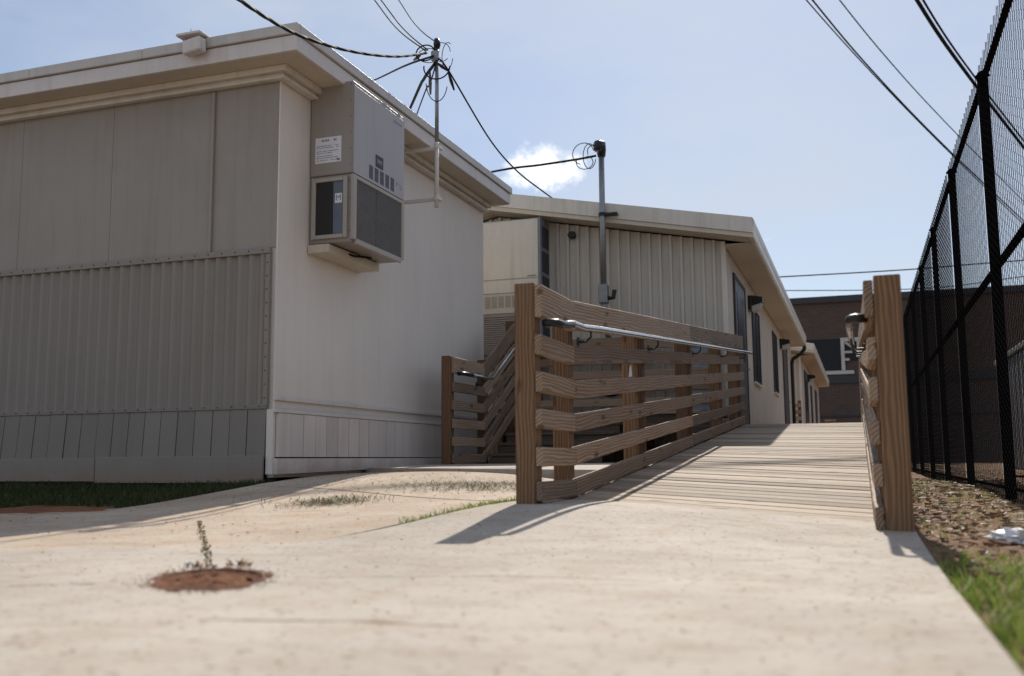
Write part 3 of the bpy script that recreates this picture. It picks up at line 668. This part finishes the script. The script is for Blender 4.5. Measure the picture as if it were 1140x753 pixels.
# ------------------------------------------------------------------ service mast on the white building
t = thing('service_mast', 'thin gray service mast on brackets beside the taupe air conditioner', 'mast', (-4.62, 10.55, 3.33))
MB().tube([(-4.62, 10.55, 3.30), (-4.62, 10.55, 4.1)], .026, 10).build('pole', M['white'], t, smooth=True)
MB().tube([(-4.62, 10.55, 4.1), (-4.62, 10.55, 5.30)], .024, 10).build('pole', M['galv'], t, smooth=True)
MB().tube([(-4.62, 10.55, 5.28), (-4.62, 10.55, 5.34), (-4.62, 10.54, 5.40)], [.036, .045, .03], 10).build('cap', M['black'], t, smooth=True)
for z in (3.42, 4.05):
    MB().cbox(-5.19, -4.64, 10.60, 10.64, z - .02, z + .02).cbox(-5.19, -5.16, 10.5, 10.74, z - .05, z + .05).tube([(-4.62, 10.55, z - .03), (-4.62, 10.55, z + .03)], .038, 10).cbox(-4.64, -4.60, 10.57, 10.68, z - .016, z + .016).build('bracket', M['white'], t)
MB().cbox(-4.665, -4.575, 10.47, 10.51, 5.10, 5.22).build('insulator', M['galv'], t)
loops = MB()
def loop(c, rx, rz_, a0, a1, tilt, r=.009):
    pts = []
    for k in range(15):
        a = a0 + (a1 - a0) * k / 14; pts.append((c[0] + rx * math.cos(a) * math.cos(tilt), c[1] + rx * math.cos(a) * math.sin(tilt), c[2] + rz_ * math.sin(a)))
    loops.tube(pts, r, 5)
loop((-4.54, 10.5, 5.20), .11, .12, 0, 5.5, .2, .005); loop((-4.46, 10.5, 5.14), .08, .17, 1, 6, -.2, .005); loop((-4.70, 10.5, 5.18), .14, .09, .5, 6, .3, .005)
loop((-4.75, 10.5, 5.22), .12, .10, 0, 6, .1); loop((-4.60, 10.5, 4.85), .13, .26, 3.3, 6.0, .4, .006); loop((-4.60, 10.5, 5.02), .16, .15, 3, 6.3, .2)
loops.build('wire_loops', M['cable'], t)
mb = MB()
for a, b in (((-4.50, 10.62, 4.99), (-4.52, 10.85, 4.85)), ((-4.70, 10.52, 4.98), (-4.86, 10.9, 4.86)), ((-4.82, 10.50, 5.20), (-4.95, 10.6, 5.20)), ((-4.56, 10.40, 5.03), (-4.50, 10.6, 5.0))): mb.tube([a, ((a[0] + b[0]) / 2, (a[1] + b[1]) / 2, (a[2] + b[2]) / 2), b], [.012, .022, .012], 7)
mb.build('splice', M['black'], t)
def smooth_path(P, n=9):
    P = [Vector(p) for p in P]; Q = [P[0] * 2 - P[1]] + P + [P[-1] * 2 - P[-2]]; out = []
    for i in range(1, len(Q) - 2):
        a, b, c, d = Q[i - 1], Q[i], Q[i + 1], Q[i + 2]
        for k in range(n):
            s = k / n; out.append(.5 * ((2 * b) + (c - a) * s + (2 * a - 5 * b + 4 * c - d) * s * s + (3 * b - a - 3 * c + d) * s ** 3))
    return out + [P[-1]]
def wire(label, P, r, twist=0, group='overhead wires'):
    path = smooth_path(P); mb = MB(); mb.tube(path, r, 6)
    if twist:
        for ph in (0, 2.1, 4.2):
            q = []
            L = 0
            for i in range(len(path) - 1):
                for k in range(6):
                    s = k / 6; p = path[i].lerp(path[i + 1], s); d = (path[i + 1] - path[i]).normalized(); a = d.cross(Vector((0, 0, 1))).normalized(); b = d.cross(a)
                    an = L * 6 + ph; q.append(p + (a * math.cos(an) + b * math.sin(an)) * twist); L += (path[i + 1] - path[i]).length / 6
            mb.tube(q, r * .8, 5)
    o = mb.build('overhead_wire', M['cable'], smooth=True); tag(o, label, 'wire', group); return o
TOP = (-4.62, 10.5, 5.2)
wire('thick twisted cable sagging across the corner of the white roof to the mast', [(-2.6, 1.5, 2.7), (-3.442, 4.298, 3.118), (-3.72, 5.241, 3.328), (-4.146, 6.639, 3.742), (-4.348, 7.903, 4.138), (-4.504, 9.174, 4.613), (-4.709, 10.45, 5.193)], .012, .006)
wire('thin wire rising left from the mast top, lower of the close pair', [(-16, 28, 16), (-9.198, 16.867, 9.942), (-6.606, 13.448, 7.112), (-4.706, 10.413, 5.204)], .010)
wire('thin wire rising left from the mast top, upper of the close pair', [(-16, 28.4, 16.2), (-9.169, 17.079, 10.038), (-6.513, 13.481, 7.112), (-4.685, 10.419, 5.215)], .010)
wire('single thin wire rising steeply left from the very tip of the mast', [(-15, 28, 16), (-8.683, 17.048, 9.938), (-6.31, 13.546, 7.152), (-4.523, 10.42, 5.25)], .009)
wire('wire running down left from the mast and vanishing behind the white roof', [(-16, 27, 11), (-10.522, 18.742, 8.408), (-7.534, 14.655, 6.837), (-5.396, 11.311, 5.472), (-4.60, 10.4, 5.12)], .013)
wire('thick dark cable dropping from the mast behind the white roof edge', [(-10.759, 20.979, 6.995), (-5.944, 12.711, 5.544), (-5.022, 11.059, 5.14), (-4.60, 10.45, 5.05)], .020)
wire('slack thin cable under the thick dark one dropping behind the white roof', [(-10.692, 21.102, 6.237), (-5.673, 12.311, 5.249), (-4.921, 11.002, 5.022), (-4.60, 10.45, 5.0)], .009)
wire('cable sloping right from the mast down to the tan roof', [(-4.60, 10.5, 5.15), (-4.49, 10.623, 4.994), (-4.744, 12.691, 4.825), (-4.72, 13.787, 4.671), (-4.683, 15.081, 4.66), (-4.66, 16.0, 4.68)], .012)
K = 1.0
wire('cable running left from the weatherhead mast over the tan roof edge', [(-3.122, 12.40, 4.314), (-3.405, 12.354, 4.277), (-3.962, 12.525, 4.312), (-4.591, 12.671, 4.345), (-6.46, 13.9, 4.60)], .015)
RG = 'wires crossing above the fence'
wire('lowest wire of three crossing the open sky toward the fence', [(-25.14, 34.20, 31.24), (-3.14, 36.20, 20.24), (-1.73, 39.17, 19.26), (0.92, 44.99, 17.77), (4.97, 55.92, 16.79), (12.94, 77.66, 15.44)], 0.0262, 0, RG)
wire('middle wire of three crossing the open sky, close above the lowest', [(-24.89, 34.29, 30.94), (-2.89, 36.29, 20.24), (-1.46, 39.26, 19.25), (1.10, 45.06, 17.68), (5.14, 55.99, 16.70), (12.95, 77.63, 15.76)], 0.0355, 0, RG)
wire('upper wire of three crossing the open sky, apart from the other two', [(-24.10, 34.51, 31.04), (-2.10, 36.51, 20.64), (-0.54, 39.56, 19.42), (1.88, 45.28, 18.07), (5.38, 55.93, 17.79), (13.02, 77.48, 17.03)], 0.0262, 0, RG)
wire('thick cable passing behind the top of the nearest fence post', [(-21.29, 23.81, 24.24), (0.71, 25.81, 14.14), (1.75, 28.27, 13.59), (3.46, 33.96, 13.39), (7.16, 45.41, 13.26), (12.09, 61.28, 13.63)], 0.0581, 0, RG)
wire('thinner cable running tight beside the thick one behind the fence top', [(-21.11, 23.87, 23.94), (0.89, 25.87, 14.14), (1.92, 28.33, 13.59), (3.63, 34.02, 13.39), (7.37, 45.48, 13.25), (12.33, 61.36, 13.62)], 0.0323, 0, RG)
wire('level distant wire above the brown brick building', [(-20, 36, 7.4), (-5.711, 44.972, 8.388), (-2.791, 47.016, 8.709), (2.787, 51.011, 9.374), (8.288, 54.962, 10.159), (30, 70, 13)], .030, 0, RG)
wire('faint distant wire behind the fence mesh just over the brick roof', [(-8, 44, 7.9), (2.798, 52.185, 8.591), (8.413, 56.156, 9.528), (13.773, 60.044, 10.422), (30, 70, 13)], .022, 0, RG)
K = 1.0
# ------------------------------------------------------------------ tan building and the one behind it
SL = .192
def tan_building(name, label, xw, yf, yb, xe, yfe, ybe, ztop, rib, simple=False):
    b = thing(name, label, 'building', (xw, yf, .3)); xr = xw - 3.65; fh = .29
    zw = lambda x: ztop - fh - .01 + SL * ((xe - x) if x > xr else (xe - xr) - (xr - x))
    xl = 2 * xr - xw; xel = 2 * xr - xe
    MB().prism([(xw - .03, .25), (xw - .03, zw(xw)), (xr, zw(xr)), (xl, zw(xl)), (xl, .25)], 1, yf + .085, yb).build('wall', M['ply'], b)
    mb = MB(); x = xw - .03                               # ribbed metal gable front
    P = .165; prof = []
    while x > xl + .3:
        prof += [(x, yf + .035), (x - .108, yf + .035), (x - .114, yf - .016), (x - .153, yf - .016)]; x -= P
    for px_, py_ in prof: mb.v += [(px_, py_, .3), (px_, py_, zw(px_) - .02)]
    mb.f = [(2 * i, 2 * i + 2, 2 * i + 3, 2 * i + 1) for i in range(len(prof) - 1)]
    mb.build('ribbed_siding', M['cream'], b)
    mb = MB(); y = yf + .07                               # grooved long wall
    n = int((yb - y) / .2)
    for i in range(n): mb.box(xw - .029, xw, y + i * .2 + .005, y + (i + 1) * .2 - .005, .5, ztop - fh - .02)
    mb.build('grooved_siding', M['ply'], b)
    MB().cbox(xw - .06, xw + .012, yf - .014, yf + .06, .3, zw(xw) - .02).build('corner_trim', M['cream_trim'], b)
    MB().cbox(xw - .04, xw + .02, yb - .08, yb + .01, .3, ztop - fh - .02).build('corner_trim', M['cream_trim'], b)
    # roof slabs
    zt = lambda x: ztop + SL * ((xe - x) if x > xr else (x - xel))
    MB().prism([(xe - .05, zt(xe - .05) - .02), (xr, zt(xr) - .02), (xel, zt(xel) - .02), (xel, zt(xel) - .1), (xr, zt(xr) - .1), (xe - .05, zt(xe - .05) - .1)], 1, yfe + .05, ybe - .02).build('roof', M['roofmetal'], b)
    for a, c in ((xe, xr + .002), (xr - .002, xel)):
        s = 1 if a > c else -1
        MB().prism([(a, zt(a)), (c, zt(c)), (c, zt(c) - .23), (a, zt(a) - .23)], 1, yfe, yfe + .048).build('rake_fascia', M['cream_trim'], b)
        MB().prism([(a, zt(a) - .233), (c, zt(c) - .233), (c, zt(c) - .30), (a, zt(a) - .30)], 1, yfe + .02, yf - .003).build('rake_soffit', M['yellow_soffit'], b)
    # eave gutter with a rounded face, soffit
    gp = [(xe - .05, ztop - .30), (xe - .012, ztop - .295), (xe + .004, ztop - .25), (xe, ztop - .16), (xe + .012, ztop - .09), (xe + .012, ztop - .015), (xe - .004, ztop + .004), (xe - .05, ztop + .004)]
    MB().prism(gp, 1, yfe + .05, ybe).build('gutter', M['cream_trim'], b)
    MB().box(xw + .002, xe - .052, yf + .02, ybe - .01, ztop - .30, ztop - .27).build('soffit', M['yellow_soffit'], b)
    return b
def door(b, xw, y0, y1, z0, z1, glass=True):
    f = MB().cbox(xw, xw + .035, y0 - .07, y0, z0, z1 + .07).cbox(xw, xw + .035, y1, y1 + .07, z0, z1 + .07).cbox(xw, xw + .035, y0 + .002, y1 - .002, z1, z1 + .068)
    d = MB().cbox(xw + .001, xw + .022, y0 + .004, y1 - .004, z0 + .01, z1 - .004).build('door', M['door'], b)
    f.build('door_frame', M['dark_trim'], d)
    if glass: MB().cbox(xw + .0225, xw + .03, y0 + (y1 - y0) * .18, y1 - (y1 - y0) * .18, z0 + 1.1, z1 - .2, .002).build('pane', M['window'], d)
    MB().tube([(xw + .022, y1 - .14, z0 + 1.0), (xw + .08, y1 - .14, z0 + 1.0), (xw + .08, y1 - .26, z0 + 1.0)], .012, 6).build('handle', M['galv'], d)
def window(b, xw, y0, y1, z0, z1):
    w = MB().box(xw + .001, xw + .012, y0 + .03, y1 - .03, z0 + .03, z1 - .03).box(xw + .0125, xw + .02, (y0 + y1) / 2 - .012, (y0 + y1) / 2 + .012, z0 + .04, z1 - .04).build('window', M['window'], b)
    MB().cbox(xw, xw + .03, y0, y0 + .04, z0, z1).cbox(xw, xw + .03, y1 - .04, y1, z0, z1).cbox(xw, xw + .03, y0 + .042, y1 - .042, z1 - .04, z1).cbox(xw, xw + .03, y0 + .042, y1 - .042, z0, z0 + .04).build('frame', M['dark_trim'], w)
    MB().cbox(xw, xw + .06, y0 - .03, y1 + .03, z0 - .04, z0 - .003).build('sill', M['cream_trim'], w)
def wall_lamp(xw, y, z, label, s=1.0):
    t = thing('wall_lamp', label, 'lamp', (xw, y, z), 'wall lamps by the doors')
    MB().cbox(xw + .001, xw + .05 * s, y - .14 * s, y + .14 * s, z - .1 * s, z + .1 * s, .01).build('back_box', M['black'], t)
    MB().prism([(xw + .05 * s, z + .1 * s), (xw + .20 * s, z + .07 * s), (xw + .20 * s, z + .0), (xw + .05 * s, z - .04 * s)], 1, y - .13 * s, y + .13 * s).build('hood', M['black'], t)
    MB().prism([(xw + .052 * s, z - .045 * s), (xw + .19 * s, z - .008 * s), (xw + .14 * s, z - .1 * s), (xw + .052 * s, z - .12 * s)], 1, y - .11 * s, y + .11 * s).build('lens', M['lens'], t)
K = .867
b2 = tan_building('tan_classroom', 'cream ribbed metal portable building behind the ramp railing', -1.80, 15.0, 29.9, -1.33, 14.55, 29.7, 3.82, True)
door(b2, -1.80, 15.98, 17.45, .82, 3.2)
window(b2, -1.80, 18.75, 20.1, 1.72, 3.14); window(b2, -1.80, 23.4, 24.55, 1.82, 3.24); door(b2, -1.80, 26.6, 28.0, .82, 3.3, False)
wall_lamp(-1.80, 18.35, 3.12, 'black wall lamp between the first door and tall window of the cream building', 1.3); wall_lamp(-1.80, 25.9, 3.2, 'black wall lamp beside the far door of the cream building', 1.2)
MB().tube([(-1.38, 29.55, 3.58), (-1.38, 29.6, 3.44), (-1.5, 29.65, 3.30), (-1.72, 29.7, 3.17), (-1.76, 29.72, 3.0), (-1.76, 29.72, 1.0)], .055, 8).build('downspout', M['black'], b2, smooth=True)
b3 = tan_building('tan_classroom', 'small pale building farthest down the row beyond the cream one', -1.70, 33.4, 47.5, -1.22, 32.4, 48.2, 3.9, True)
door(b3, -1.70, 35.3, 37.2, .82, 3.25); window(b3, -1.70, 39.6, 40.6, 1.6, 3.1); door(b3, -1.70, 43.6, 45.2, .82, 3.1, False)
wall_lamp(-1.70, 38.2, 3.25, 'farthest wall lamp, on the small pale building', 1.3)
t = thing('deck_railing', 'short pale slatted railing in the gap between the two tan buildings', 'railing', (-1.8, 31.3, .8))
for i in range(6): board('board', (-2.9, 31.3, .9 + i * .2), (-1.62, 31.3, .9 + i * .2), .12, .038, M['wood'], t)
for x in (-2.85, -1.68): MB().cbox(x - .05, x + .05, 31.33, 31.43, .2, 2.05).build('post', M['post_wood'], t)
t = thing('wooden_bollard', 'short wooden post box far down the deck before the brick building', 'post', (-1.15, 48.5, .1))
MB().cbox(-1.45, -1.05, 48.4, 48.8, .0, 2.0, .02).build('post', M['post_wood'], t); MB().cbox(-1.5, -1.0, 48.35, 48.85, 2.0, 2.08, .02).build('cap', M['wood'], t)
# second air conditioner on the gable
ac2 = thing('air_conditioner', 'cream wall mounted air conditioner on the cream ribbed gable', 'air conditioner', (-5.1, 14.75, 2.0), 'wall mounted air conditioners')
MB().cbox(-5.62, -4.615, 14.52, 14.995, 2.60, 4.10, .01).build('upper_case', M['cream'], ac2)
MB().cbox(-5.61, -4.625, 14.508, 14.519, 3.15, 4.07, .003).build('front_panel', M['cream_trim'], ac2)
MB().cbox(-5.61, -4.625, 14.508, 14.519, 2.93, 3.13, .003).build('front_panel', M['cream_trim'], ac2)
MB().cbox(-5.60, -4.63, 14.53, 14.99, 1.95, 2.598, .004).build('lower_case', M['ac_case'], ac2)
mb = MB(); z = 1.97
while z < 2.58: mb.box(-5.59, -4.64, 14.505, 14.529, z, z + .022); z += .034
mb.build('louvres', M['ac_case'], ac2)
for i in range(6):
    x0 = -5.52 + i * .115; mb = MB()
    for k in range(9): mb.box(x0, x0 + .09, 14.5165, 14.5195, 2.70 + k * .021, 2.712 + k * .021)
    mb.build('vent', M['ac_case'], ac2)
MB().cbox(-4.80, -4.66, 14.503, 14.507, 3.17, 3.19, .001).build('maker_plate', M['ink_gray'], ac2)
mb = MB().cbox(-4.613, -4.585, 14.515, 14.99, 1.95, 4.11, .003)
mb.build('side_panel', M['gray_box'], ac2)
mb = MB()
for z in np.arange(2.05, 4.0, .4): mb.cbox(-4.584, -4.568, 14.60, 14.92, z, z + .33, .004)
mb.build('side_louvre', M['dark_trim'], ac2)
# second mast
t = thing('weatherhead_mast', 'gray conduit mast with black weatherhead on the cream gable', 'mast', (-3.56, 14.45, 2.7))
MB().tube([(-3.57, 14.48, 2.9), (-3.565, 14.48, 4.98)], .045, 12).build('pole', M['galv'], t, smooth=True)
MB().tube([(-3.565, 14.49, 4.96), (-3.565, 14.48, 5.06), (-3.565, 14.43, 5.14), (-3.58, 14.36, 5.12), (-3.59, 14.32, 5.02)], [.06, .075, .085, .08, .055], 12).build('weatherhead', M['black'], t, smooth=True)
MB().tube([(-3.565, 14.48, 4.02), (-3.565, 14.48, 4.07)], .062, 12).cbox(-3.52, -3.33, 14.44, 14.54, 4.02, 4.06).build('clamp', M['black'], t)
MB().cbox(-3.64, -3.50, 14.40, 14.56, 2.66, 2.95, .01).build('fitting', M['galv'], t)
MB().tube([(-3.50, 14.48, 2.74), (-3.42, 14.48, 2.74), (-3.40, 14.48, 2.86)], .035, 8).build('elbow', M['black'], t)
MB().tube([(-3.57, 14.50, 2.66), (-3.57, 14.52, 2.3), (-3.57, 14.85, 2.1), (-3.57, 14.97, 2.05)], .045, 10).build('pole', M['galv'], t)
loops = MB()
loop((-3.72, 14.35, 4.95), .10, .20, .3, 6.0, .1, .007); loop((-3.82, 14.35, 5.0), .17, .17, .2, 4.4, .0, .007); loop((-3.80, 14.35, 4.86), .13, .11, 2.5, 7.5, .2, .007); loop((-3.66, 14.35, 5.02), .09, .1, 0, 3.6, .2, .007)
loops.build('wire_loops', M['cable'], t)
t = thing('gable_sensor', 'small black round fixture high on the cream ribbed gable', 'fixture', (-4.2, 14.97, 3.88))
MB().tube([(-4.2, 15.02, 3.88), (-4.2, 14.94, 3.88)], .06, 12).build('base', M['black'], t); MB().tube([(-4.2, 14.94, 3.88), (-4.15, 14.86, 3.87)], [.04, .05], 10).build('head', M['black'], t)
t = thing('utility_cabinet', 'blue gray metal cabinet at the foot of the cream gable behind the railing', 'cabinet', (-2.15, 14.9, .86))
MB().cbox(-2.36, -1.98, 14.70, 14.99, .86, 2.0, .012).build('case', M['gray_box'], t); MB().cbox(-2.34, -2.0, 14.685, 14.699, .9, 1.96, .004).build('door', M['gray_box'], t)
t = thing('cable_coil', 'black cables looping across the lower cream gable behind the railing', 'cable', (-3.2, 14.9, 1.2))
loops = MB(); loop((-3.6, 14.9, 1.5), .25, .22, 3.2, 6.2, 0, .018); loop((-2.9, 14.9, 1.6), .5, .16, 3.3, 5.9, 0, .014); loop((-3.3, 14.9, 1.95), .4, .15, 3.4, 6.0, 0, .014)
loops.build('coil', M['cable'], t); MB().cbox(-3.28, -3.05, 14.88, 14.985, 1.86, 1.98, .01).build('junction_box', M['black'], t)
K = 1.0
# ------------------------------------------------------------------ far brick building
b = thing('brick_building', 'long flat roofed brown brick building across the end of the row', 'building', (0, 56, 0))
MB().box(-16, 46, 56, 72, 0, 9.0).build('wall', M['brick'], b)
MB().box(-16.15, 46.15, 55.85, 72.15, 8.72, 9.06).build('roof_edge', M['dark_trim'], b)
MB().box(-16, 46, 55.9, 55.995, 4.30, 4.72).build('ledge', M['dark_trim'], b); MB().box(-16, 46, 55.94, 55.995, 2.5, 2.62).build('ledge', M['dark_trim'], b)
w = MB().box(-7.5, -.72, 55.97, 55.995, 4.98, 6.72).build('window', M['window'], b)
MB().box(-7.5, -.1, 55.86, 55.968, 4.78, 4.97).build('sill', M['roofmetal'], w)
lt = MB().box(-.72, -.54, 55.84, 55.96, 4.98, 6.74).box(-.535, .75, 55.84, 55.96, 6.54, 6.74).box(-.535, .75, 55.84, 55.96, 5.9, 6.02)
lt.tube([(-.5, 55.9, 6.5), (.1, 55.9, 6.0), (.5, 55.9, 5.5)], .07, 6).box(-.53, -.3, 55.84, 55.96, 5.5, 5.62).box(.1, .25, 55.85, 55.95, 6.03, 6.53)
lt.build('lattice_frame', M['roofmetal'], w)
MB().box(-.53, .74, 55.97, 55.995, 5.5, 6.72).build('pane', M['window'], w)
# ------------------------------------------------------------------ chain link fence
FX = .86; FT = 2.80; FB = .03
fen = thing('chain_link_fence', 'tall black chain link fence running along the right side', 'fence', (FX, 7.1, 0))
PY = [2.3 + 2.4 * i for i in range(-2, 16)]
for y in PY:
    MB().tube([(FX + .04, y, -.1), (FX + .04, y, FT + .05)], .036 if abs(y - 7.1) < .1 else .030, 12).build('post', M['vinyl'], fen, smooth=True)
    MB().tube([(FX + .04, y, FT + .05), (FX + .04, y, FT + .085)], [.05, .02], 10).build('post_cap', M['vinyl'], fen)
for z, r, nm in ((FT, .022, 'top_rail'), (1.52, .024, 'mid_rail'), (.10, .012, 'bottom_wire')):
    MB().tube([(FX + .035, PY[0], z), (FX + .035, PY[-1], z)], r, 8).build(nm, M['vinyl'], fen)
mb = MB(); pitch = .13; nw = int(2.4 / pitch); H = FT + .06 - FB; ns = int(H / .026); wr = .0027
for i in range(nw):
    zz = []
    for k in range(ns + 1):
        yy = i * pitch + (pitch / 2 if k % 2 else 0) * 1.0; zz.append((0, yy, k * H / ns))
    # zigzag woven slightly in and out of the plane
    for sgn in (0,):
        pts = [(.0035 * (1 if k % 2 else -1), q[1] * 1.0, q[2]) for k, q in enumerate(zz)]
        mb.tube(pts, wr, 3, False)
    pts2 = [(.0035 * (-1 if k % 2 else 1), i * pitch + pitch - (pitch / 2 if k % 2 else 0), k * H / ns) for k in range(ns + 1)]
    mb.tube(pts2, wr, 3, False)
mp0 = mb.build('mesh_panel', M['vinyl']); mp0.parent = fen; mp0.location = (0, PY[0] - 7.1, FB)
for y in PY[1:-1]:
    c = mp0.copy(); C.objects.link(c); c.parent = fen; c.location = (0, y - 7.1, FB)
# bin beyond the fence
t = thing('metal_bin', 'gray ribbed metal bin standing behind the black fence', 'bin', (2.7, 12, 0))
MB().box(2.05, 3.6, 9.5, 16.5, .12, 1.66).build('body', M['gray_metal'], t)
mb = MB()
for y in np.arange(9.5, 16.45, .35): mb.cbox(2.0, 2.048, y, y + .16, .14, 1.64, .01)
mb.build('ribs', M['gray_metal'], t)
MB().cbox(1.98, 3.66, 9.44, 16.56, 1.665, 1.74, .01).build('lid', M['gray_metal'], t)
leaves('leaf_litter', scatter(1500, .95, 3.9, 3, 20, lambda x, y: True, -.015), 'dead leaves on the dirt behind the fence')
# crumpled litter
mb = MB(); bm = bmesh.new(); bmesh.ops.create_icosphere(bm, subdivisions=3, radius=1)
for v in bm.verts:
    k = 1 + .35 * math.sin(v.co.x * 6 + 1) * math.sin(v.co.y * 7) + .25 * math.sin(v.co.z * 11 + v.co.x * 5) + random.uniform(-.12, .12)
    v.co = Vector((.56 + v.co.x * .085 * k, 4.30 + v.co.y * .07 * k, gz(.56, 4.3) + .005 + max(-.02, v.co.z * .032 * k)))
mb.bm(bm); o = mb.build('litter', M['litter']); tag(o, 'crumpled white plastic litter on the dirt below the fence', 'litter')
mb = MB(); bm = bmesh.new(); bmesh.ops.create_icosphere(bm, subdivisions=2, radius=1)
for v in bm.verts:
    k = 1 + .4 * math.sin(v.co.x * 5) * math.sin(v.co.y * 6 + 2) + random.uniform(-.15, .15)
    v.co = Vector((-1.93 + v.co.x * .012 * k, 2.55 + v.co.y * .01 * k, gz(-1.93, 2.55) + .004 + v.co.z * .005 * k))
mb.bm(bm); o = mb.build('paper_scrap', M['litter']); tag(o, 'small white scrap on the concrete left of the valve box', 'scrap')
# ------------------------------------------------------------------ sky, sun, camera
sun_dir = Vector((-.13, 1.15, 1.0)).normalized()
el = math.asin(sun_dir.z); az = math.atan2(sun_dir.x, sun_dir.y)
W = bpy.data.worlds.new('World'); S.world = W; W.use_nodes = True; nt = W.node_tree; N = nt.nodes; Lk = nt.links
bg = N['Background']; bg.inputs['Strength'].default_value = .09
sky = N.new('ShaderNodeTexSky'); sky.sky_type = 'NISHITA'; sky.sun_disc = False; sky.sun_elevation = el; sky.sun_rotation = az
sky.air_density = 1.0; sky.dust_density = .4; sky.ozone_density = 2.0; sky.altitude = 100
tc = N.new('ShaderNodeTexCoord')
def nmath(op, a, b=0.):
    m = N.new('ShaderNodeMath'); m.operation = op
    for s_, v in ((m.inputs[0], a), (m.inputs[1], b)):
        if hasattr(v, 'is_linked'): Lk.new(v, s_)
        else: s_.default_value = v
    return m.outputs[0]
def cloud(c, wx, wz, ns, thr):
    c = Vector(c).normalized(); rgt = Vector((c.y, -c.x, 0)).normalized(); upv = rgt.cross(c).normalized()
    def dot(v):
        d = N.new('ShaderNodeVectorMath'); d.operation = 'DOT_PRODUCT'; Lk.new(tc.outputs['Generated'], d.inputs[0]); d.inputs[1].default_value = v; return d.outputs['Value']
    u = nmath('DIVIDE', dot(rgt), wx); v = nmath('DIVIDE', dot(upv), wz); fw = dot(c)
    flat = nmath('MULTIPLY', v, nmath('ADD', 1.0, nmath('MULTIPLY', nmath('LESS_THAN', v, 0.0), .9)))
    r2 = nmath('ADD', nmath('MULTIPLY', u, u), nmath('MULTIPLY', flat, flat))
    nz = N.new('ShaderNodeTexNoise'); nz.inputs['Scale'].default_value = ns; nz.inputs['Detail'].default_value = 7; nz.inputs['Roughness'].default_value = .6
    Lk.new(tc.outputs['Generated'], nz.inputs['Vector'])
    f = nmath('SUBTRACT', nmath('ADD', nmath('MULTIPLY', nz.outputs['Fac'], 2.6), thr), nmath('MULTIPLY', r2, 1.0))
    mr = N.new('ShaderNodeMapRange'); mr.interpolation_type = 'SMOOTHSTEP'; Lk.new(f, mr.inputs[0]); mr.inputs[1].default_value = 0; mr.inputs[2].default_value = .55
    return nmath('MULTIPLY', mr.outputs[0], nmath('GREATER_THAN', fw, 0)), nz.outputs['Fac']
def mixc(f, a, b):
    m = N.new('ShaderNodeMix'); m.data_type = 'RGBA'; 
    for s_, v in ((m.inputs[0], f), (m.inputs[6], a), (m.inputs[7], b)):
        if hasattr(v, 'is_linked'): Lk.new(v, s_)
        else: s_.default_value = v if isinstance(v, (float, int)) else (*v, 1)
    return m.outputs[2]
m1, n1 = cloud((-.284, .9165, .283), .060, .046, 19, -.72)
m2, n2 = cloud((-.072, .974, .212), .03, .011, 30, -1.05)
veil = N.new('ShaderNodeTexNoise'); veil.inputs['Scale'].default_value = 2.2; veil.inputs['Detail'].default_value = 6; veil.inputs['Roughness'].default_value = .55
mpn = N.new('ShaderNodeMapping'); mpn.inputs['Scale'].default_value = (1, 1, 2.6); Lk.new(tc.outputs['Generated'], mpn.inputs['Vector']); Lk.new(mpn.outputs[0], veil.inputs['Vector'])
vm = N.new('ShaderNodeMapRange'); Lk.new(veil.outputs['Fac'], vm.inputs[0]); vm.inputs[1].default_value = .38; vm.inputs[2].default_value = .68; vm.inputs[3].default_value = .3; vm.inputs[4].default_value = .9
c = mixc(vm.outputs[0], sky.outputs[0], (6.1, 6.6, 7.6))
cc = mixc(n1, (9.0, 9.2, 9.6), (15, 15, 15))
c = mixc(m1, c, cc); c = mixc(nmath('MULTIPLY', m2, .7), c, (11, 11, 11.2))
Lk.new(c, bg.inputs['Color'])
sl = bpy.data.lights.new('sun', 'SUN'); sl.energy = 4.6; sl.angle = R(.53); sl.color = (1, .93, .83)
so = bpy.data.objects.new('sun', sl); C.objects.link(so); so.rotation_euler = sun_dir.to_track_quat('Z', 'Y').to_euler()
cam = bpy.data.cameras.new('camera'); co = bpy.data.objects.new('camera', cam); C.objects.link(co)
cam.sensor_width = 36; cam.lens = 1100 / 1140 * 36; cam.clip_end = 3000; cam.clip_start = .05
r_ = Vector((0.94377969, 0.33048322, -0.00779408)); u_ = Vector((0.04801306, -0.11371008, 0.99235314)); f_ = Vector((-0.32706979, 0.93693696, 0.12318477))
m = Matrix((r_, u_, -f_)).transposed().to_4x4(); m.translation = (0, 0, .30); co.matrix_world = m
cam.dof.use_dof = True; cam.dof.focus_distance = 9.0; cam.dof.aperture_fstop = 2.4
S.camera = co
S.view_settings.view_transform = 'Standard'; S.view_settings.look = 'None'; S.view_settings.exposure = 0.22; S.view_settings.gamma = 1
S.cycles.use_denoising = True
